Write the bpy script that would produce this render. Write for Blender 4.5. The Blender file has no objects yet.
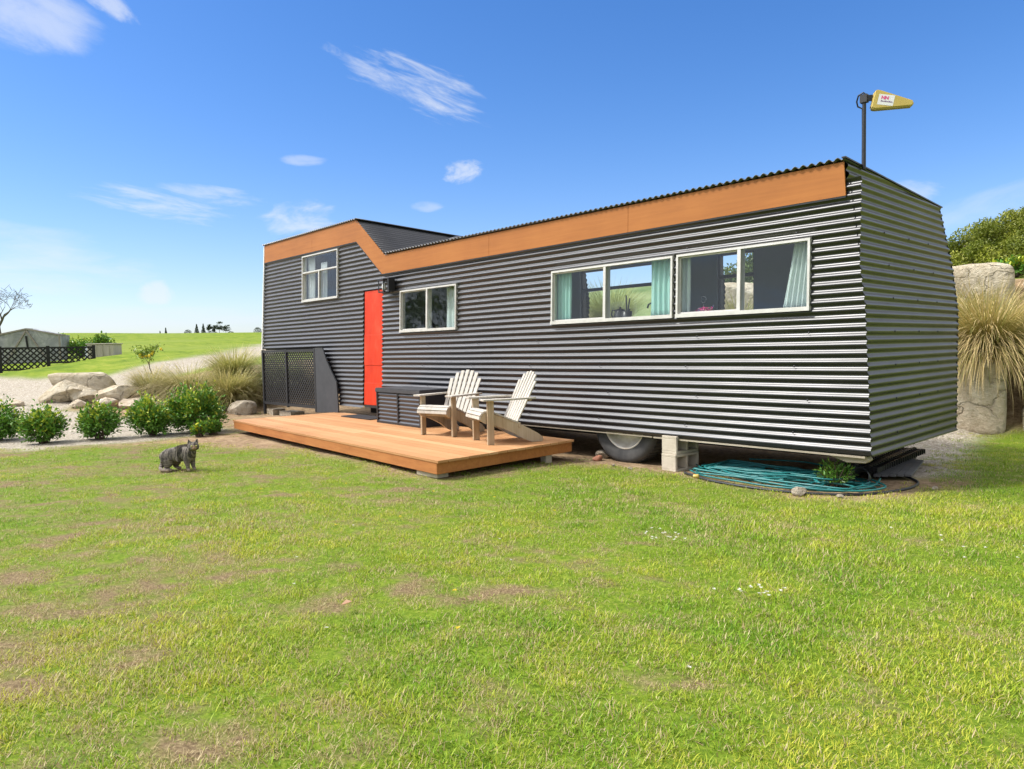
import bpy, bmesh, math, random
import numpy as np
from mathutils import Vector, Matrix, Euler, noise as mnoise
random.seed(7); rng = np.random.default_rng(11)
R = math.radians; PI = math.pi
sc = bpy.context.scene
COL = sc.collection

# ------------------------------------------------------------------ object helpers
def link(o, parent=None):
    COL.objects.link(o)
    if parent is not None: o.parent = parent
    return o
def tag(o, label=None, cat=None, group=None, kind=None):
    if label: o['label'] = label
    if cat: o['category'] = cat
    if group: o['group'] = group
    if kind: o['kind'] = kind
    return o
def thing(name, label, cat, loc=(0, 0, 0), rz=0, group=None):
    o = bpy.data.objects.new(name, None); o.empty_display_size = .1
    o.location = loc; o.rotation_euler = (0, 0, rz)
    link(o); return tag(o, label, cat, group)
def obj(name, me, mat, parent=None, smooth=None):
    o = bpy.data.objects.new(name, me)
    if mat is not None:
        for m in (mat if isinstance(mat, (list, tuple)) else [mat]): me.materials.append(m)
    if smooth is not None:
        me.polygons.foreach_set('use_smooth', [smooth] * len(me.polygons))
    return link(o, parent)
def np_mesh(name, V, F, attrs=None, mats=None, smooth=False):
    """V (n,3), F (m,k) one k for all"""
    V = np.asarray(V, np.float32); F = np.asarray(F, np.int32)
    me = bpy.data.meshes.new(name)
    me.vertices.add(len(V)); me.vertices.foreach_set('co', V.ravel())
    k = F.shape[1]
    me.loops.add(F.size); me.loops.foreach_set('vertex_index', F.ravel())
    me.polygons.add(len(F)); me.polygons.foreach_set('loop_start', np.arange(0, F.size, k, dtype=np.int32))
    if mats is not None: me.polygons.foreach_set('material_index', np.asarray(mats, np.int32))
    me.polygons.foreach_set('use_smooth', np.full(len(F), smooth))
    me.update(calc_edges=True)
    for n, a in (attrs or {}).items():
        a = np.asarray(a, np.float32)
        if a.ndim == 1:
            at = me.attributes.new(n, 'FLOAT', 'POINT'); at.data.foreach_set('value', a)
        else:
            at = me.attributes.new(n, 'FLOAT_COLOR', 'POINT')
            if a.shape[1] == 3: a = np.concatenate([a, np.ones((len(a), 1), np.float32)], 1)
            at.data.foreach_set('color', a.ravel())
    me.validate(); return me
class MB:
    """collects simple solids into one mesh"""
    def __init__(s): s.V = []; s.F = []; s.S = []
    def add(s, vs, fs, smooth=False):
        b = len(s.V); s.V += [tuple(v) for v in vs]; s.F += [tuple(b + i for i in f) for f in fs]; s.S += [smooth] * len(fs); return s
    def box(s, a, b, M=None):
        (x0, y0, z0), (x1, y1, z1) = a, b
        vs = [(x0, y0, z0), (x1, y0, z0), (x1, y1, z0), (x0, y1, z0), (x0, y0, z1), (x1, y0, z1), (x1, y1, z1), (x0, y1, z1)]
        if M is not None: vs = [M @ Vector(v) for v in vs]
        return s.add(vs, [(3, 2, 1, 0), (4, 5, 6, 7), (0, 1, 5, 4), (1, 2, 6, 5), (2, 3, 7, 6), (3, 0, 4, 7)])
    def bar(s, p, q, w, h, up=(0, 0, 1)):
        p = Vector(p); q = Vector(q); d = (q - p).normalized(); u = Vector(up)
        if abs(d.dot(u)) > .98: u = Vector((1, 0, 0))
        r = d.cross(u).normalized(); u = r.cross(d).normalized()
        vs = []
        for c in (p, q):
            for a, b in ((-1, -1), (1, -1), (1, 1), (-1, 1)): vs.append(c + r * a * w / 2 + u * b * h / 2)
        return s.add(vs, [(3, 2, 1, 0), (4, 5, 6, 7), (0, 1, 5, 4), (1, 2, 6, 5), (2, 3, 7, 6), (3, 0, 4, 7)])
    def prism(s, poly, f0, f1):
        """poly list of 2D pts; f0,f1 map 2D->3D for both caps"""
        n = len(poly); vs = [f0(*p) for p in poly] + [f1(*p) for p in poly]
        fs = [tuple(range(n)), tuple(range(2 * n - 1, n - 1, -1))] + [(i, i + n, (i + 1) % n + n, (i + 1) % n) for i in range(n)]
        return s.add(vs, fs)
    def tube(s, pts, rad, sides=8, cap=True):
        pts = [Vector(p) for p in pts]; n = len(pts)
        rads = rad if isinstance(rad, (list, tuple)) else [rad] * n
        t0 = (pts[1] - pts[0]).normalized(); u = t0.orthogonal().normalized(); vs = []
        for i, p in enumerate(pts):
            t = (pts[min(i + 1, n - 1)] - pts[max(i - 1, 0)]).normalized()
            u = (u - t * u.dot(t)).normalized(); w = t.cross(u)
            for k in range(sides):
                a = 2 * PI * k / sides; vs.append(p + (u * math.cos(a) + w * math.sin(a)) * rads[i])
        fs = [(i * sides + k, i * sides + (k + 1) % sides, (i + 1) * sides + (k + 1) % sides, (i + 1) * sides + k) for i in range(n - 1) for k in range(sides)]
        s.add(vs, fs, True)
        if cap:
            s.add([vs[k] for k in range(sides)], [tuple(range(sides - 1, -1, -1))])
            s.add([vs[(n - 1) * sides + k] for k in range(sides)], [tuple(range(sides))])
        return s
    def lathe(s, prof, M=None, seg=32):
        """prof list (r, h) about local z"""
        vs = []; n = len(prof)
        for r, h in prof:
            for k in range(seg):
                a = 2 * PI * k / seg; v = Vector((r * math.cos(a), r * math.sin(a), h)); vs.append(M @ v if M is not None else v)
        fs = [(i * seg + k, i * seg + (k + 1) % seg, (i + 1) * seg + (k + 1) % seg, (i + 1) * seg + k) for i in range(n - 1) for k in range(seg)]
        return s.add(vs, fs, True)
    def mesh(s, name, bevel=0, segs=1):
        me = bpy.data.meshes.new(name); me.from_pydata(s.V, [], s.F); me.update()
        bm = bmesh.new(); bm.from_mesh(me)
        if bevel:
            bm.normal_update()
            bmesh.ops.bevel(bm, geom=[e for e in bm.edges if len(e.link_faces) == 2 and e.calc_face_angle(0) > .5], offset=bevel, segments=segs, affect='EDGES', clamp_overlap=True)
        bmesh.ops.recalc_face_normals(bm, faces=bm.faces)
        bm.to_mesh(me); bm.free()
        if not bevel: me.polygons.foreach_set('use_smooth', s.S)
        return me
    def build(s, name, mat, parent=None, bevel=0, segs=1): return obj(name, s.mesh(name, bevel, segs), mat, parent)

# ------------------------------------------------------------------ materials
class NT:
    def __init__(s, nt): s.nt = nt
    def n(s, typ, **kw):
        nd = s.nt.nodes.new(typ)
        for k, v in kw.items():
            if hasattr(nd, k): setattr(nd, k, v)
        return nd
    def set(s, sock, v):
        if hasattr(v, 'is_output') or hasattr(v, 'is_linked') and v.__class__.__name__.startswith('NodeSocket'): s.nt.links.new(v, sock)
        else:
            if isinstance(v, (tuple, list)) and sock.type == 'RGBA' and len(v) == 3: v = (*v, 1)
            sock.default_value = v
    def math(s, op, a, b=0, c=None, clamp=False):
        nd = s.n('ShaderNodeMath', operation=op, use_clamp=clamp); s.set(nd.inputs[0], a); s.set(nd.inputs[1], b)
        if c is not None: s.set(nd.inputs[2], c)
        return nd.outputs[0]
    def vmath(s, op, a, b=None):
        nd = s.n('ShaderNodeVectorMath', operation=op); s.set(nd.inputs[0], a)
        if b is not None: s.set(nd.inputs[1], b)
        return nd.outputs['Value'] if op in ('DOT_PRODUCT', 'LENGTH') else nd.outputs[0]
    def mix(s, f, a, b, blend='MIX'):
        nd = s.n('ShaderNodeMix', data_type='RGBA', blend_type=blend); s.set(nd.inputs[0], f); s.set(nd.inputs[6], a); s.set(nd.inputs[7], b); return nd.outputs[2]
    def noise(s, scale, detail=4, rough=.55, vec=None, dist=0):
        nd = s.n('ShaderNodeTexNoise'); nd.inputs['Scale'].default_value = scale; nd.inputs['Detail'].default_value = detail
        nd.inputs['Roughness'].default_value = rough; nd.inputs['Distortion'].default_value = dist
        if vec is not None: s.set(nd.inputs['Vector'], vec)
        return nd.outputs[0]
    def ramp(s, f, stops):
        nd = s.n('ShaderNodeValToRGB'); s.set(nd.inputs[0], f); e = nd.color_ramp.elements
        while len(e) < len(stops): e.new(.5)
        for el, (p, c) in zip(e, stops): el.position = p; el.color = (*c, 1) if len(c) == 3 else c
        return nd.outputs[0]
    def mr(s, v, a, b, c=0, d=1, smooth=False):
        nd = s.n('ShaderNodeMapRange'); nd.interpolation_type = 'SMOOTHSTEP' if smooth else 'LINEAR'
        s.set(nd.inputs[0], v)
        for i, x in zip((1, 2, 3, 4), (a, b, c, d)): nd.inputs[i].default_value = x
        return nd.outputs[0]
    def coord(s, which='Object'): return s.n('ShaderNodeTexCoord').outputs[which]
    def geo(s, which='Position'): return s.n('ShaderNodeNewGeometry').outputs[which]
    def mapping(s, vec, scale=(1, 1, 1), rot=(0, 0, 0)):
        nd = s.n('ShaderNodeMapping'); s.set(nd.inputs['Vector'], vec); nd.inputs['Scale'].default_value = scale; nd.inputs['Rotation'].default_value = rot; return nd.outputs[0]
    def bump(s, h, strength=.3, dist=.01):
        nd = s.n('ShaderNodeBump'); s.set(nd.inputs['Height'], h); nd.inputs['Strength'].default_value = strength; nd.inputs['Distance'].default_value = dist; return nd.outputs[0]
    def attr(s, name, typ='GEOMETRY', out='Color'):
        nd = s.n('ShaderNodeAttribute', attribute_type=typ); nd.attribute_name = name; return nd.outputs[out]
    def sep(s, v):
        nd = s.n('ShaderNodeSeparateXYZ'); s.set(nd.inputs[0], v); return nd.outputs
def new_mat(name):
    m = bpy.data.materials.new(name); m.use_nodes = True; nt = m.node_tree
    b = nt.nodes['Principled BSDF']; return m, NT(nt), b, nt.nodes['Material Output']
def varied(name, c1, c2, rough=.6, scale=6, spec=.4, bump=.0, bscale=60, metal=0, stretch=(1, 1, 1), rvar=.1, coord='Object', bdist=.005):
    """two-tone mottled surface"""
    m, t, b, o = new_mat(name)
    v = t.mapping(t.coord(coord), stretch)
    f = t.mr(t.noise(scale, 6, .65, v), .3, .7)
    t.set(b.inputs['Base Color'], t.mix(f, c1, c2))
    t.set(b.inputs['Roughness'], t.mr(t.noise(scale * 2.3, 4, .6, v), .3, .7, max(rough - rvar, .02), min(rough + rvar, 1)))
    b.inputs['Specular IOR Level'].default_value = spec; b.inputs['Metallic'].default_value = metal
    if bump: t.set(b.inputs['Normal'], t.bump(t.noise(bscale, 5, .65, v), bump, bdist))
    return m
def wood(name, c1, c2, c3, axis=0, rough=.7, spec=.3, gs=1.0):
    m, t, b, o = new_mat(name)
    st = [30, 30, 30]; st[axis] = 1.6
    v = t.mapping(t.coord('Object'), tuple(x * gs for x in st))
    g = t.noise(1, 6, .7, v, .6); big = t.noise(1.7, 4, .6, t.coord('Object'))
    col = t.ramp(t.math('ADD', t.math('MULTIPLY', g, .6), t.math('MULTIPLY', big, .4)), [(.3, c3), (.5, c1), (.7, c2)])
    t.set(b.inputs['Base Color'], col); b.inputs['Roughness'].default_value = rough; b.inputs['Specular IOR Level'].default_value = spec
    t.set(b.inputs['Normal'], t.bump(g, .25, .003)); return m
def leafmat(name, rough=.45, trans=.25, spec=.4):
    """colour from the per-leaf attribute col"""
    m, t, b, o = new_mat(name); c = t.attr('col')
    t.set(b.inputs['Base Color'], c); b.inputs['Roughness'].default_value = rough; b.inputs['Specular IOR Level'].default_value = spec
    tr = t.n('ShaderNodeBsdfTranslucent'); t.set(tr.inputs[0], t.mix(.5, c, (.2, .3, .03)))
    mx = t.n('ShaderNodeMixShader'); mx.inputs[0].default_value = trans
    t.nt.links.new(b.outputs[0], mx.inputs[1]); t.nt.links.new(tr.outputs[0], mx.inputs[2]); t.nt.links.new(mx.outputs[0], o.inputs[0]); return m

M = {}
def corr_mat():
    m, t, b, o = new_mat('black_ribbed_steel')
    p = t.coord('Object')
    f = t.noise(1.3, 5, .6, t.mapping(p, (1, 1, 6)))
    t.set(b.inputs['Base Color'], t.mix(t.mr(f, .35, .7), (.013, .013, .016), (.022, .022, .026)))
    t.set(b.inputs['Roughness'], t.mr(t.noise(2, 3, .5, t.mapping(p, (1, 1, 3))), .3, .7, .33, .40))
    b.inputs['Metallic'].default_value = 0.
    b.inputs['Specular IOR Level'].default_value = .85
    dent = t.noise(1.1, 3, .5, t.mapping(p, (1, 1, 2.5)))
    t.set(b.inputs['Normal'], t.bump(dent, .2, .03)); return m
M['corr'] = corr_mat()
M['black'] = varied('black_painted_metal', (.018, .018, .02), (.03, .03, .034), .4, 4)
M['dark_under'] = varied('dark_chassis', (.012, .011, .01), (.03, .027, .024), .8, 3)
def fascia_mat():
    m, t, b, o = new_mat('stained_plywood')
    p = t.coord('Object')
    g = t.noise(1, 7, .7, t.mapping(p, (1.2, 10, 22)), .8); big = t.noise(.9, 4, .6, p)
    col = t.ramp(t.math('ADD', t.math('MULTIPLY', g, .5), t.math('MULTIPLY', big, .5)), [(.3, (.28, .094, .016)), (.5, (.365, .128, .024)), (.72, (.44, .165, .034))])
    t.set(b.inputs['Base Color'], col); b.inputs['Roughness'].default_value = .55; b.inputs['Specular IOR Level'].default_value = .3
    t.set(b.inputs['Normal'], t.bump(g, .12, .003)); return m
M['fascia'] = fascia_mat()
def door_mat():
    m, t, b, o = new_mat('red_painted_sheet')
    p = t.coord('Object')
    f = t.noise(3.5, 6, .65, t.mapping(p, (1, 1, .6), (0, .6, 0)))
    t.set(b.inputs['Base Color'], t.ramp(f, [(.3, (.50, .026, .005)), (.55, (.58, .040, .008)), (.75, (.60, .075, .03))]))
    t.set(b.inputs['Roughness'], t.mr(t.noise(9, 4), .3, .7, .4, .6)); b.inputs['Specular IOR Level'].default_value = .25
    t.set(b.inputs['Normal'], t.bump(t.noise(2.5, 3), .2, .02)); return m
M['door'] = door_mat()
M['alu'] = varied('window_aluminium', (.54, .52, .47), (.66, .64, .60), .4, 8, .5, metal=.3)
M['white'] = varied('white_paint', (.72, .72, .70), (.8, .8, .79), .5, 6)
M['pale_wood'] = wood('pale_trim_wood', (.38, .33, .25), (.47, .42, .33), (.27, .23, .17), 0)
M['chair'] = wood('weathered_chair_wood', (.46, .425, .37), (.60, .565, .50), (.30, .26, .205), 2, gs=.9)
M['chairleg'] = wood('tan_chair_legs', (.42, .335, .22), (.53, .45, .33), (.27, .19, .11), 2, gs=.9)  # darker copy of the chair wood, tone of the shadowed side put into its colour
def deck_mat():
    m, t, b, o = new_mat('stained_decking')
    p = t.coord('Object'); rnd = t.attr('board', out='Fac')
    g = t.noise(1, 6, .7, t.mapping(p, (1.5, 40, 40)), .5); big = t.noise(1.1, 4, .6, p)
    f = t.math('ADD', t.math('MULTIPLY', g, .35), t.math('ADD', t.math('MULTIPLY', big, .4), t.math('MULTIPLY', rnd, .34)))
    t.set(b.inputs['Base Color'], t.ramp(f, [(.25, (.36, .17, .065)), (.5, (.49, .25, .108)), (.72, (.57, .32, .155))]))
    b.inputs['Roughness'].default_value = .6; b.inputs['Specular IOR Level'].default_value = .3
    t.set(b.inputs['Normal'], t.bump(g, .2, .003)); return m
M['deck'] = deck_mat()
M['deck_side'] = wood('stained_deck_edge', (.40, .155, .045), (.47, .20, .062), (.28, .10, .03), 0, gs=.8)
M['lattice'] = varied('dark_grey_paint', (.018, .018, .020), (.028, .028, .031), .5, 5)
M['panel'] = varied('charcoal_ply', (.042, .044, .049), (.056, .058, .064), .6, 3)
M['block'] = varied('concrete_block', (.44, .385, .30), (.58, .52, .42), .9, 9, .2, .6, 80)
M['tyre'] = varied('worn_tyre_rubber', (.045, .045, .046), (.09, .088, .085), .75, 7, .3, .2, 60)
M['rim'] = varied('rusty_white_rim', (.78, .75, .68), (.62, .54, .43), .55, 9, .4)
M['hub'] = varied('rusty_hub', (.10, .06, .035), (.22, .16, .11), .8, 12, .3, .4)
M['hose'] = varied('teal_hose', (.007, .11, .112), (.015, .19, .18), .42, 3, .5)
M['pipe'] = varied('black_pipe', (.015, .017, .02), (.03, .034, .04), .45, 6)
M['plastic'] = varied('black_plastic', (.012, .012, .013), (.03, .03, .032), .35, 8)
M['slate'] = varied('grey_weathered_sheet', (.085, .088, .092), (.14, .14, .14), .7, 5, .3, .4, 25, stretch=(1, 6, 1))
def rock_mat(name, a, b_, c):
    m, t, b, o = new_mat(name); p = t.coord('Object')
    n1 = t.noise(1.6, 8, .7, p); n2 = t.noise(11, 6, .7, p)
    col = t.ramp(t.math('ADD', t.math('MULTIPLY', n1, .6), t.math('MULTIPLY', n2, .4)), [(.32, c), (.47, a), (.62, b_)])
    st = t.noise(3, 5, .6, t.mapping(p, (2, 2, .5)))
    col = t.mix(t.math('MULTIPLY', t.mr(st, .56, .68), .45), col, (.16, .14, .10))
    vc = t.n('ShaderNodeTexVoronoi', feature='DISTANCE_TO_EDGE'); vc.inputs['Scale'].default_value = 2.1
    wp = t.n('ShaderNodeMix', data_type='VECTOR'); wp.inputs[0].default_value = .42; t.set(wp.inputs[4], t.mapping(p, (1, 1, 1.5))); nt_ = t.n('ShaderNodeTexNoise'); nt_.inputs['Scale'].default_value = 3.5; nt_.inputs['Detail'].default_value = 5; t.set(nt_.inputs['Vector'], p); t.set(wp.inputs[5], nt_.outputs['Color']); t.set(vc.inputs['Vector'], wp.outputs[1])
    crk = t.mr(vc.outputs['Distance'], .0, .022, 1, 0); crk = t.math('MULTIPLY', crk, t.mr(t.noise(1.2, 3, .5, p), .48, .6))
    col = t.mix(t.math('MULTIPLY', crk, .38), col, (.10, .08, .055))
    col = t.mix(t.mr(t.noise(5.5, 6, .7, p), .60, .68, 0, .5), col, (.42, .42, .36))
    t.set(b.inputs['Base Color'], col); b.inputs['Roughness'].default_value = .92; b.inputs['Specular IOR Level'].default_value = .15
    h = t.math('SUBTRACT', t.math('ADD', t.math('MULTIPLY', n1, .6), t.math('MULTIPLY', t.noise(24, 7, .7, p), .4)), t.math('MULTIPLY', crk, .3))
    t.set(b.inputs['Normal'], t.bump(h, 1., .11)); return m
M['rock'] = rock_mat('tan_limestone', (.50, .425, .30), (.64, .57, .44), (.24, .19, .12))
M['rockpink'] = rock_mat('pinkish_limestone', (.60, .50, .37), (.72, .64, .51), (.43, .33, .21))
M['stone'] = rock_mat('small_stone', (.38, .32, .24), (.52, .46, .36), (.25, .2, .14))
M['leaf'] = leafmat('shrub_leaf', .42, .2)
M['blade'] = leafmat('tussock_blade', .6, .25, .25)
M['treeleaf'] = leafmat('tree_leaf', .5, .2)
M['bark'] = varied('bark', (.085, .062, .042), (.16, .125, .09), .9, 14, .2, .6, 30, stretch=(1, 1, .25))
M['greybark'] = varied('grey_bark', (.09, .075, .06), (.17, .15, .125), .9, 8, .2)
M['fence'] = varied('black_stained_fence', (.010, .010, .011), (.022, .021, .02), .8, 4)
M['timber'] = varied('greyed_timber', (.23, .20, .17), (.33, .30, .26), .85, 5, .2, stretch=(1, 1, 3))
M['concrete'] = varied('pale_weathered_concrete', (.50, .46, .40), (.36, .33, .27), .9, 3, .2, .4, 20, stretch=(2.5, 2.5, .5))
M['bluewhite'] = varied('pale_blue_plastic', (.52, .56, .70), (.62, .66, .78), .5, 3)
def net_mat():
    m, t, b, o = new_mat('grey_plastic_cover')
    f = t.noise(1.8, 6, .65, t.coord('Object'), 1.0)
    t.set(b.inputs['Base Color'], t.ramp(f, [(.3, (.16, .165, .18)), (.5, (.30, .305, .32)), (.7, (.50, .50, .51))]))
    b.inputs['Roughness'].default_value = .5
    tr = t.n('ShaderNodeBsdfTransparent'); mx = t.n('ShaderNodeMixShader'); mx.inputs[0].default_value = .2
    t.nt.links.new(b.outputs[0], mx.inputs[1]); t.nt.links.new(tr.outputs[0], mx.inputs[2]); t.nt.links.new(mx.outputs[0], o.inputs[0]); return m
M['net'] = net_mat()
def glass_mat():
    m, t, b, o = new_mat('window_glass')
    tr = t.n('ShaderNodeBsdfTransparent'); tr.inputs[0].default_value = (.965, .985, .98, 1)
    gl = t.n('ShaderNodeBsdfGlossy'); gl.inputs['Roughness'].default_value = .01; gl.inputs[0].default_value = (.95, .97, 1, 1)
    nb = t.bump(t.noise(1.7, 2), .05, .02); t.set(gl.inputs['Normal'], nb)
    cosv = t.math('ABSOLUTE', t.vmath('DOT_PRODUCT', t.geo('Incoming'), t.geo('Normal')))
    fac = t.math('ADD', .035, t.math('MULTIPLY', t.math('POWER', t.math('SUBTRACT', 1., cosv, clamp=True), 5.), .96))
    mx = t.n('ShaderNodeMixShader'); t.set(mx.inputs[0], fac)
    t.nt.links.new(tr.outputs[0], mx.inputs[1]); t.nt.links.new(gl.outputs[0], mx.inputs[2]); t.nt.links.new(mx.outputs[0], o.inputs[0]); return m
M['glass'] = glass_mat()
def cloth(name, c1, c2, trans=.35):
    m, t, b, o = new_mat(name); c = t.mix(t.noise(5, 3), c1, c2)
    t.set(b.inputs['Base Color'], c); b.inputs['Roughness'].default_value = .9; b.inputs['Specular IOR Level'].default_value = .1
    tr = t.n('ShaderNodeBsdfTranslucent'); t.set(tr.inputs[0], c); mx = t.n('ShaderNodeMixShader'); mx.inputs[0].default_value = trans
    t.nt.links.new(b.outputs[0], mx.inputs[1]); t.nt.links.new(tr.outputs[0], mx.inputs[2]); t.nt.links.new(mx.outputs[0], o.inputs[0]); return m
M['teal_cloth'] = cloth('teal_curtain', (.46, .76, .69), (.56, .82, .76))
M['pale_cloth'] = cloth('pale_curtain', (.66, .76, .74), (.76, .83, .81))
M['white_cloth'] = cloth('white_curtain', (.75, .77, .78), (.8, .82, .83))
M['inside'] = varied('grey_interior_lining', (.30, .345, .41), (.35, .39, .46), .8, 2, .2)
M['inside_floor'] = varied('interior_floor', (.18, .12, .07), (.25, .17, .1), .6, 4)
M['mat'] = varied('charcoal_doormat', (.03, .03, .032), (.055, .055, .058), .95, 60, .1)
M['antenna'] = varied('yellowed_plastic', (.50, .36, .085), (.58, .44, .13), .45, 6)
M['sticker'] = varied('white_sticker', (.74, .72, .74), (.8, .78, .8), .4, 8)
M['pink'] = varied('pink_print', (.70, .03, .22), (.74, .05, .25), .5, 8)
M['purple'] = varied('purple_print', (.14, .06, .20), (.2, .1, .26), .5, 8)
M['brick'] = varied('red_brick', (.36, .15, .09), (.45, .22, .14), .9, 12, .2, .5)
M['lampglass'] = varied('frosted_lamp_glass', (.72, .72, .7), (.8, .8, .78), .25, 5)

# ------------------------------------------------------------------ camera
CAM = Vector((2.31544, -6.32977, 1.31677))
cd = bpy.data.cameras.new('Camera'); cam = bpy.data.objects.new('Camera', cd); COL.objects.link(cam); sc.camera = cam
RT = Vector((.68254, .730545, -.021066)); DN = Vector((.022167, -.049504, -.998528)); FW = Vector((-.730512, .681068, -.049983))
cam.matrix_world = Matrix(((RT.x, -DN.x, -FW.x, CAM.x), (RT.y, -DN.y, -FW.y, CAM.y), (RT.z, -DN.z, -FW.z, CAM.z), (0, 0, 0, 1)))
cd.sensor_width = 36; cd.lens = 708.53 / 1024 * 36; cd.clip_start = .05; cd.clip_end = 3000

# ------------------------------------------------------------------ terrain
TP = np.array([
 (-4, -6, .07), (0, -4, .07), (3, -3, .06), (-8, -4.5, .07), (-9.5, -2.6, .05), (2, -9, .07), (-6, -10, .05), (-12, -8, .05), (-5, -2.3, .07), (-3.2, -1.2, .04), (.5, -1.5, .05), (3, 0, .05),
 (-9, 0, .03), (-6, .3, 0), (-3, .1, -.01), (-1, 0, 0), (0, .5, 0), (.5, 1.5, 0), (1.5, 3, .02), (4, 2, .05), (-6, 2, 0), (-11, 1, .05), (-2, 3, 0), (-.4, 4.7, 0), (.5, 5, .05), (4, 5, .1), (-.4, 5.3, 0), (1, 5.5, .05),
 (-.3, 5.95, 1.0), (-.3, 6.8, 1.2), (-.6, 7.4, 1.8), (-.5, 8.2, 2.3), (-.5, 9, 2.35), (.5, 5.75, .08), (1.2, 6.0, .12), (.75, 6.75, 1.0), (1.8, 6.9, 1.1), (3, 6.6, 1.0), (3, 8, 2.4), (2, 7, 1.4), (-3, 4.9, .05), (-3, 5.9, 1.1), (-3, 7.5, 2.1), (-6, 4.5, .1), (-6, 5.5, 1.1), (-6, 7.5, 2.0), (-9, 4, .1), (-9, 5.2, 1.0), (-9, 8, 1.6), (-12, 2.2, .1), (-12.5, 3.8, .9), (-13, 1.2, .35), (-14.3, 1.8, .95),
 (-13.6, 0, .19), (-14.8, .3, .75), (-14.4, -.85, .32), (-16.3, -1.3, .42), (-16.4, -3.1, .36), (-15.2, -1.7, .3), (-12, -3, .1), (-12.7, -1.0, .1), (-14.8, -4.2, .13), (-19.7, -3.6, .3), (-23.4, -3.1, .57), (-30.7, -2.2, .8), (-29.7, -1, .97), (-29.6, .55, 1.24), (-25.7, -1.1, 1.05), (-24.6, -3, .69), (-28.7, 1.5, 1.45), (-21, .93, 1.12), (-23.1, 4.5, 1.38), (-18.2, -.45, .85), (-19, 3, 1.15), (-16.5, 3.5, 1.1), (-31.7, 1.2, 1.35),
 (-95.7, 6.2, 4.2), (-89.5, 12.8, 4.15), (-105, 24.8, 4.35), (-114, 44.9, 4.55), (-50, 5, 2.2), (-50, 20, 2.2), (-42, -4, 1.5), (-150, 10, 2.5), (-160, 60, 3), (-250, 90, 7.6), (-330, 140, 4), (-420, 200, 2), (-520, 260, 0), (-360, 60, 2), (-330, 300, 14), (-600, 0, 0), (-260, 170, 7), (-230, 130, 5.5), (-90, -20, 3.6), (-35, 8, 1.8),
 (-127, 223, 25), (-160, 188, 21.8), (-100, 150, 9), (-60, 100, 4.5), (-40, 50, 3), (-20, 20, 2.5), (0, 20, 2.55), (0, 60, 3), (40, 60, 3), (60, 200, 20), (-300, 100, 5), (-400, -100, 0), (100, -100, 0), (-100, -100, 0), (-40, -20, .3), (-20, -10, .1), (20, -10, .1), (20, 5, .5), (-10, 10, 2.0), (10, 12, 2.5), (-250, 300, 24), (0, 400, 40), (300, 100, 5), (600, -600, 0), (-600, -600, 0), (600, 600, 60), (-600, 600, 10), (-4, 12, 2.4)], float)
def _rbf():
    X = TP[:, :2] / 10; D = np.linalg.norm(X[:, None] - X[None], axis=2)
    n = len(X); A = np.zeros((n + 1, n + 1)); A[:n, :n] = -D - np.eye(n) * 1e-4; A[:n, n] = A[n, :n] = 1
    return X, np.linalg.solve(A, np.r_[TP[:, 2], 0])
_RX, _RW = _rbf()
def terr_base(P):
    P = np.atleast_2d(np.asarray(P, float)) / 10; out = np.empty(len(P))
    for i in range(0, len(P), 20000):
        q = P[i:i + 20000]; out[i:i + 20000] = -np.linalg.norm(q[:, None] - _RX[None], axis=2) @ _RW[:-1] + _RW[-1]
    return out
def vnoise(P, s, seed=0.):
    return np.array([mnoise.noise(Vector((p[0] * s + seed, p[1] * s - seed, seed * .7))) for p in P])
def terr(x, y): return float(terr_base([(x, y)])[0])
def grid_axis(dense, far, step):
    a = list(np.arange(dense[0], dense[1] + 1e-6, step))
    for sgn in (-1, 1):
        s = step; v = a[0] if sgn < 0 else a[-1]; out = []
        while abs(v) < far: s *= 1.09; v += sgn * s; out.append(v)
        a = out[::-1] + a if sgn < 0 else a + out
    return np.array(a)
gx = grid_axis((-17, 4.5), 900, .11); gy = grid_axis((-7.5, 8.5), 900, .11)
nx, ny = len(gx), len(gy)
GX, GY = np.meshgrid(gx, gy, indexing='ij'); GP = np.stack([GX.ravel(), GY.ravel()], 1)
GZ = terr_base(GP)
inner = (np.abs(GP[:, 0] + 8) < 32) & (np.abs(GP[:, 1]) < 16)
GN = np.zeros(len(GP)); GN[inner] = vnoise(GP[inner], 1.1, 3.) * .6 + vnoise(GP[inner], 4.5, 9.) * .4
GZ[inner] += GN[inner] * .018
lowf = np.zeros(len(GP)); lowf[~inner] = vnoise(GP[~inner], .05, 1.)
GZ[~inner] += lowf[~inner] * .25
def inpoly(P, poly):
    poly = np.array(poly); x, y = P[:, 0], P[:, 1]; c = np.zeros(len(P), bool); j = len(poly) - 1
    for i in range(len(poly)):
        xi, yi = poly[i]; xj, yj = poly[j]
        with np.errstate(divide='ignore', invalid='ignore'):
            c ^= ((yi > y) != (yj > y)) & (x < (xj - xi) * (y - yi) / (yj - yi + 1e-12) + xi)
        j = i
    return c
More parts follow.
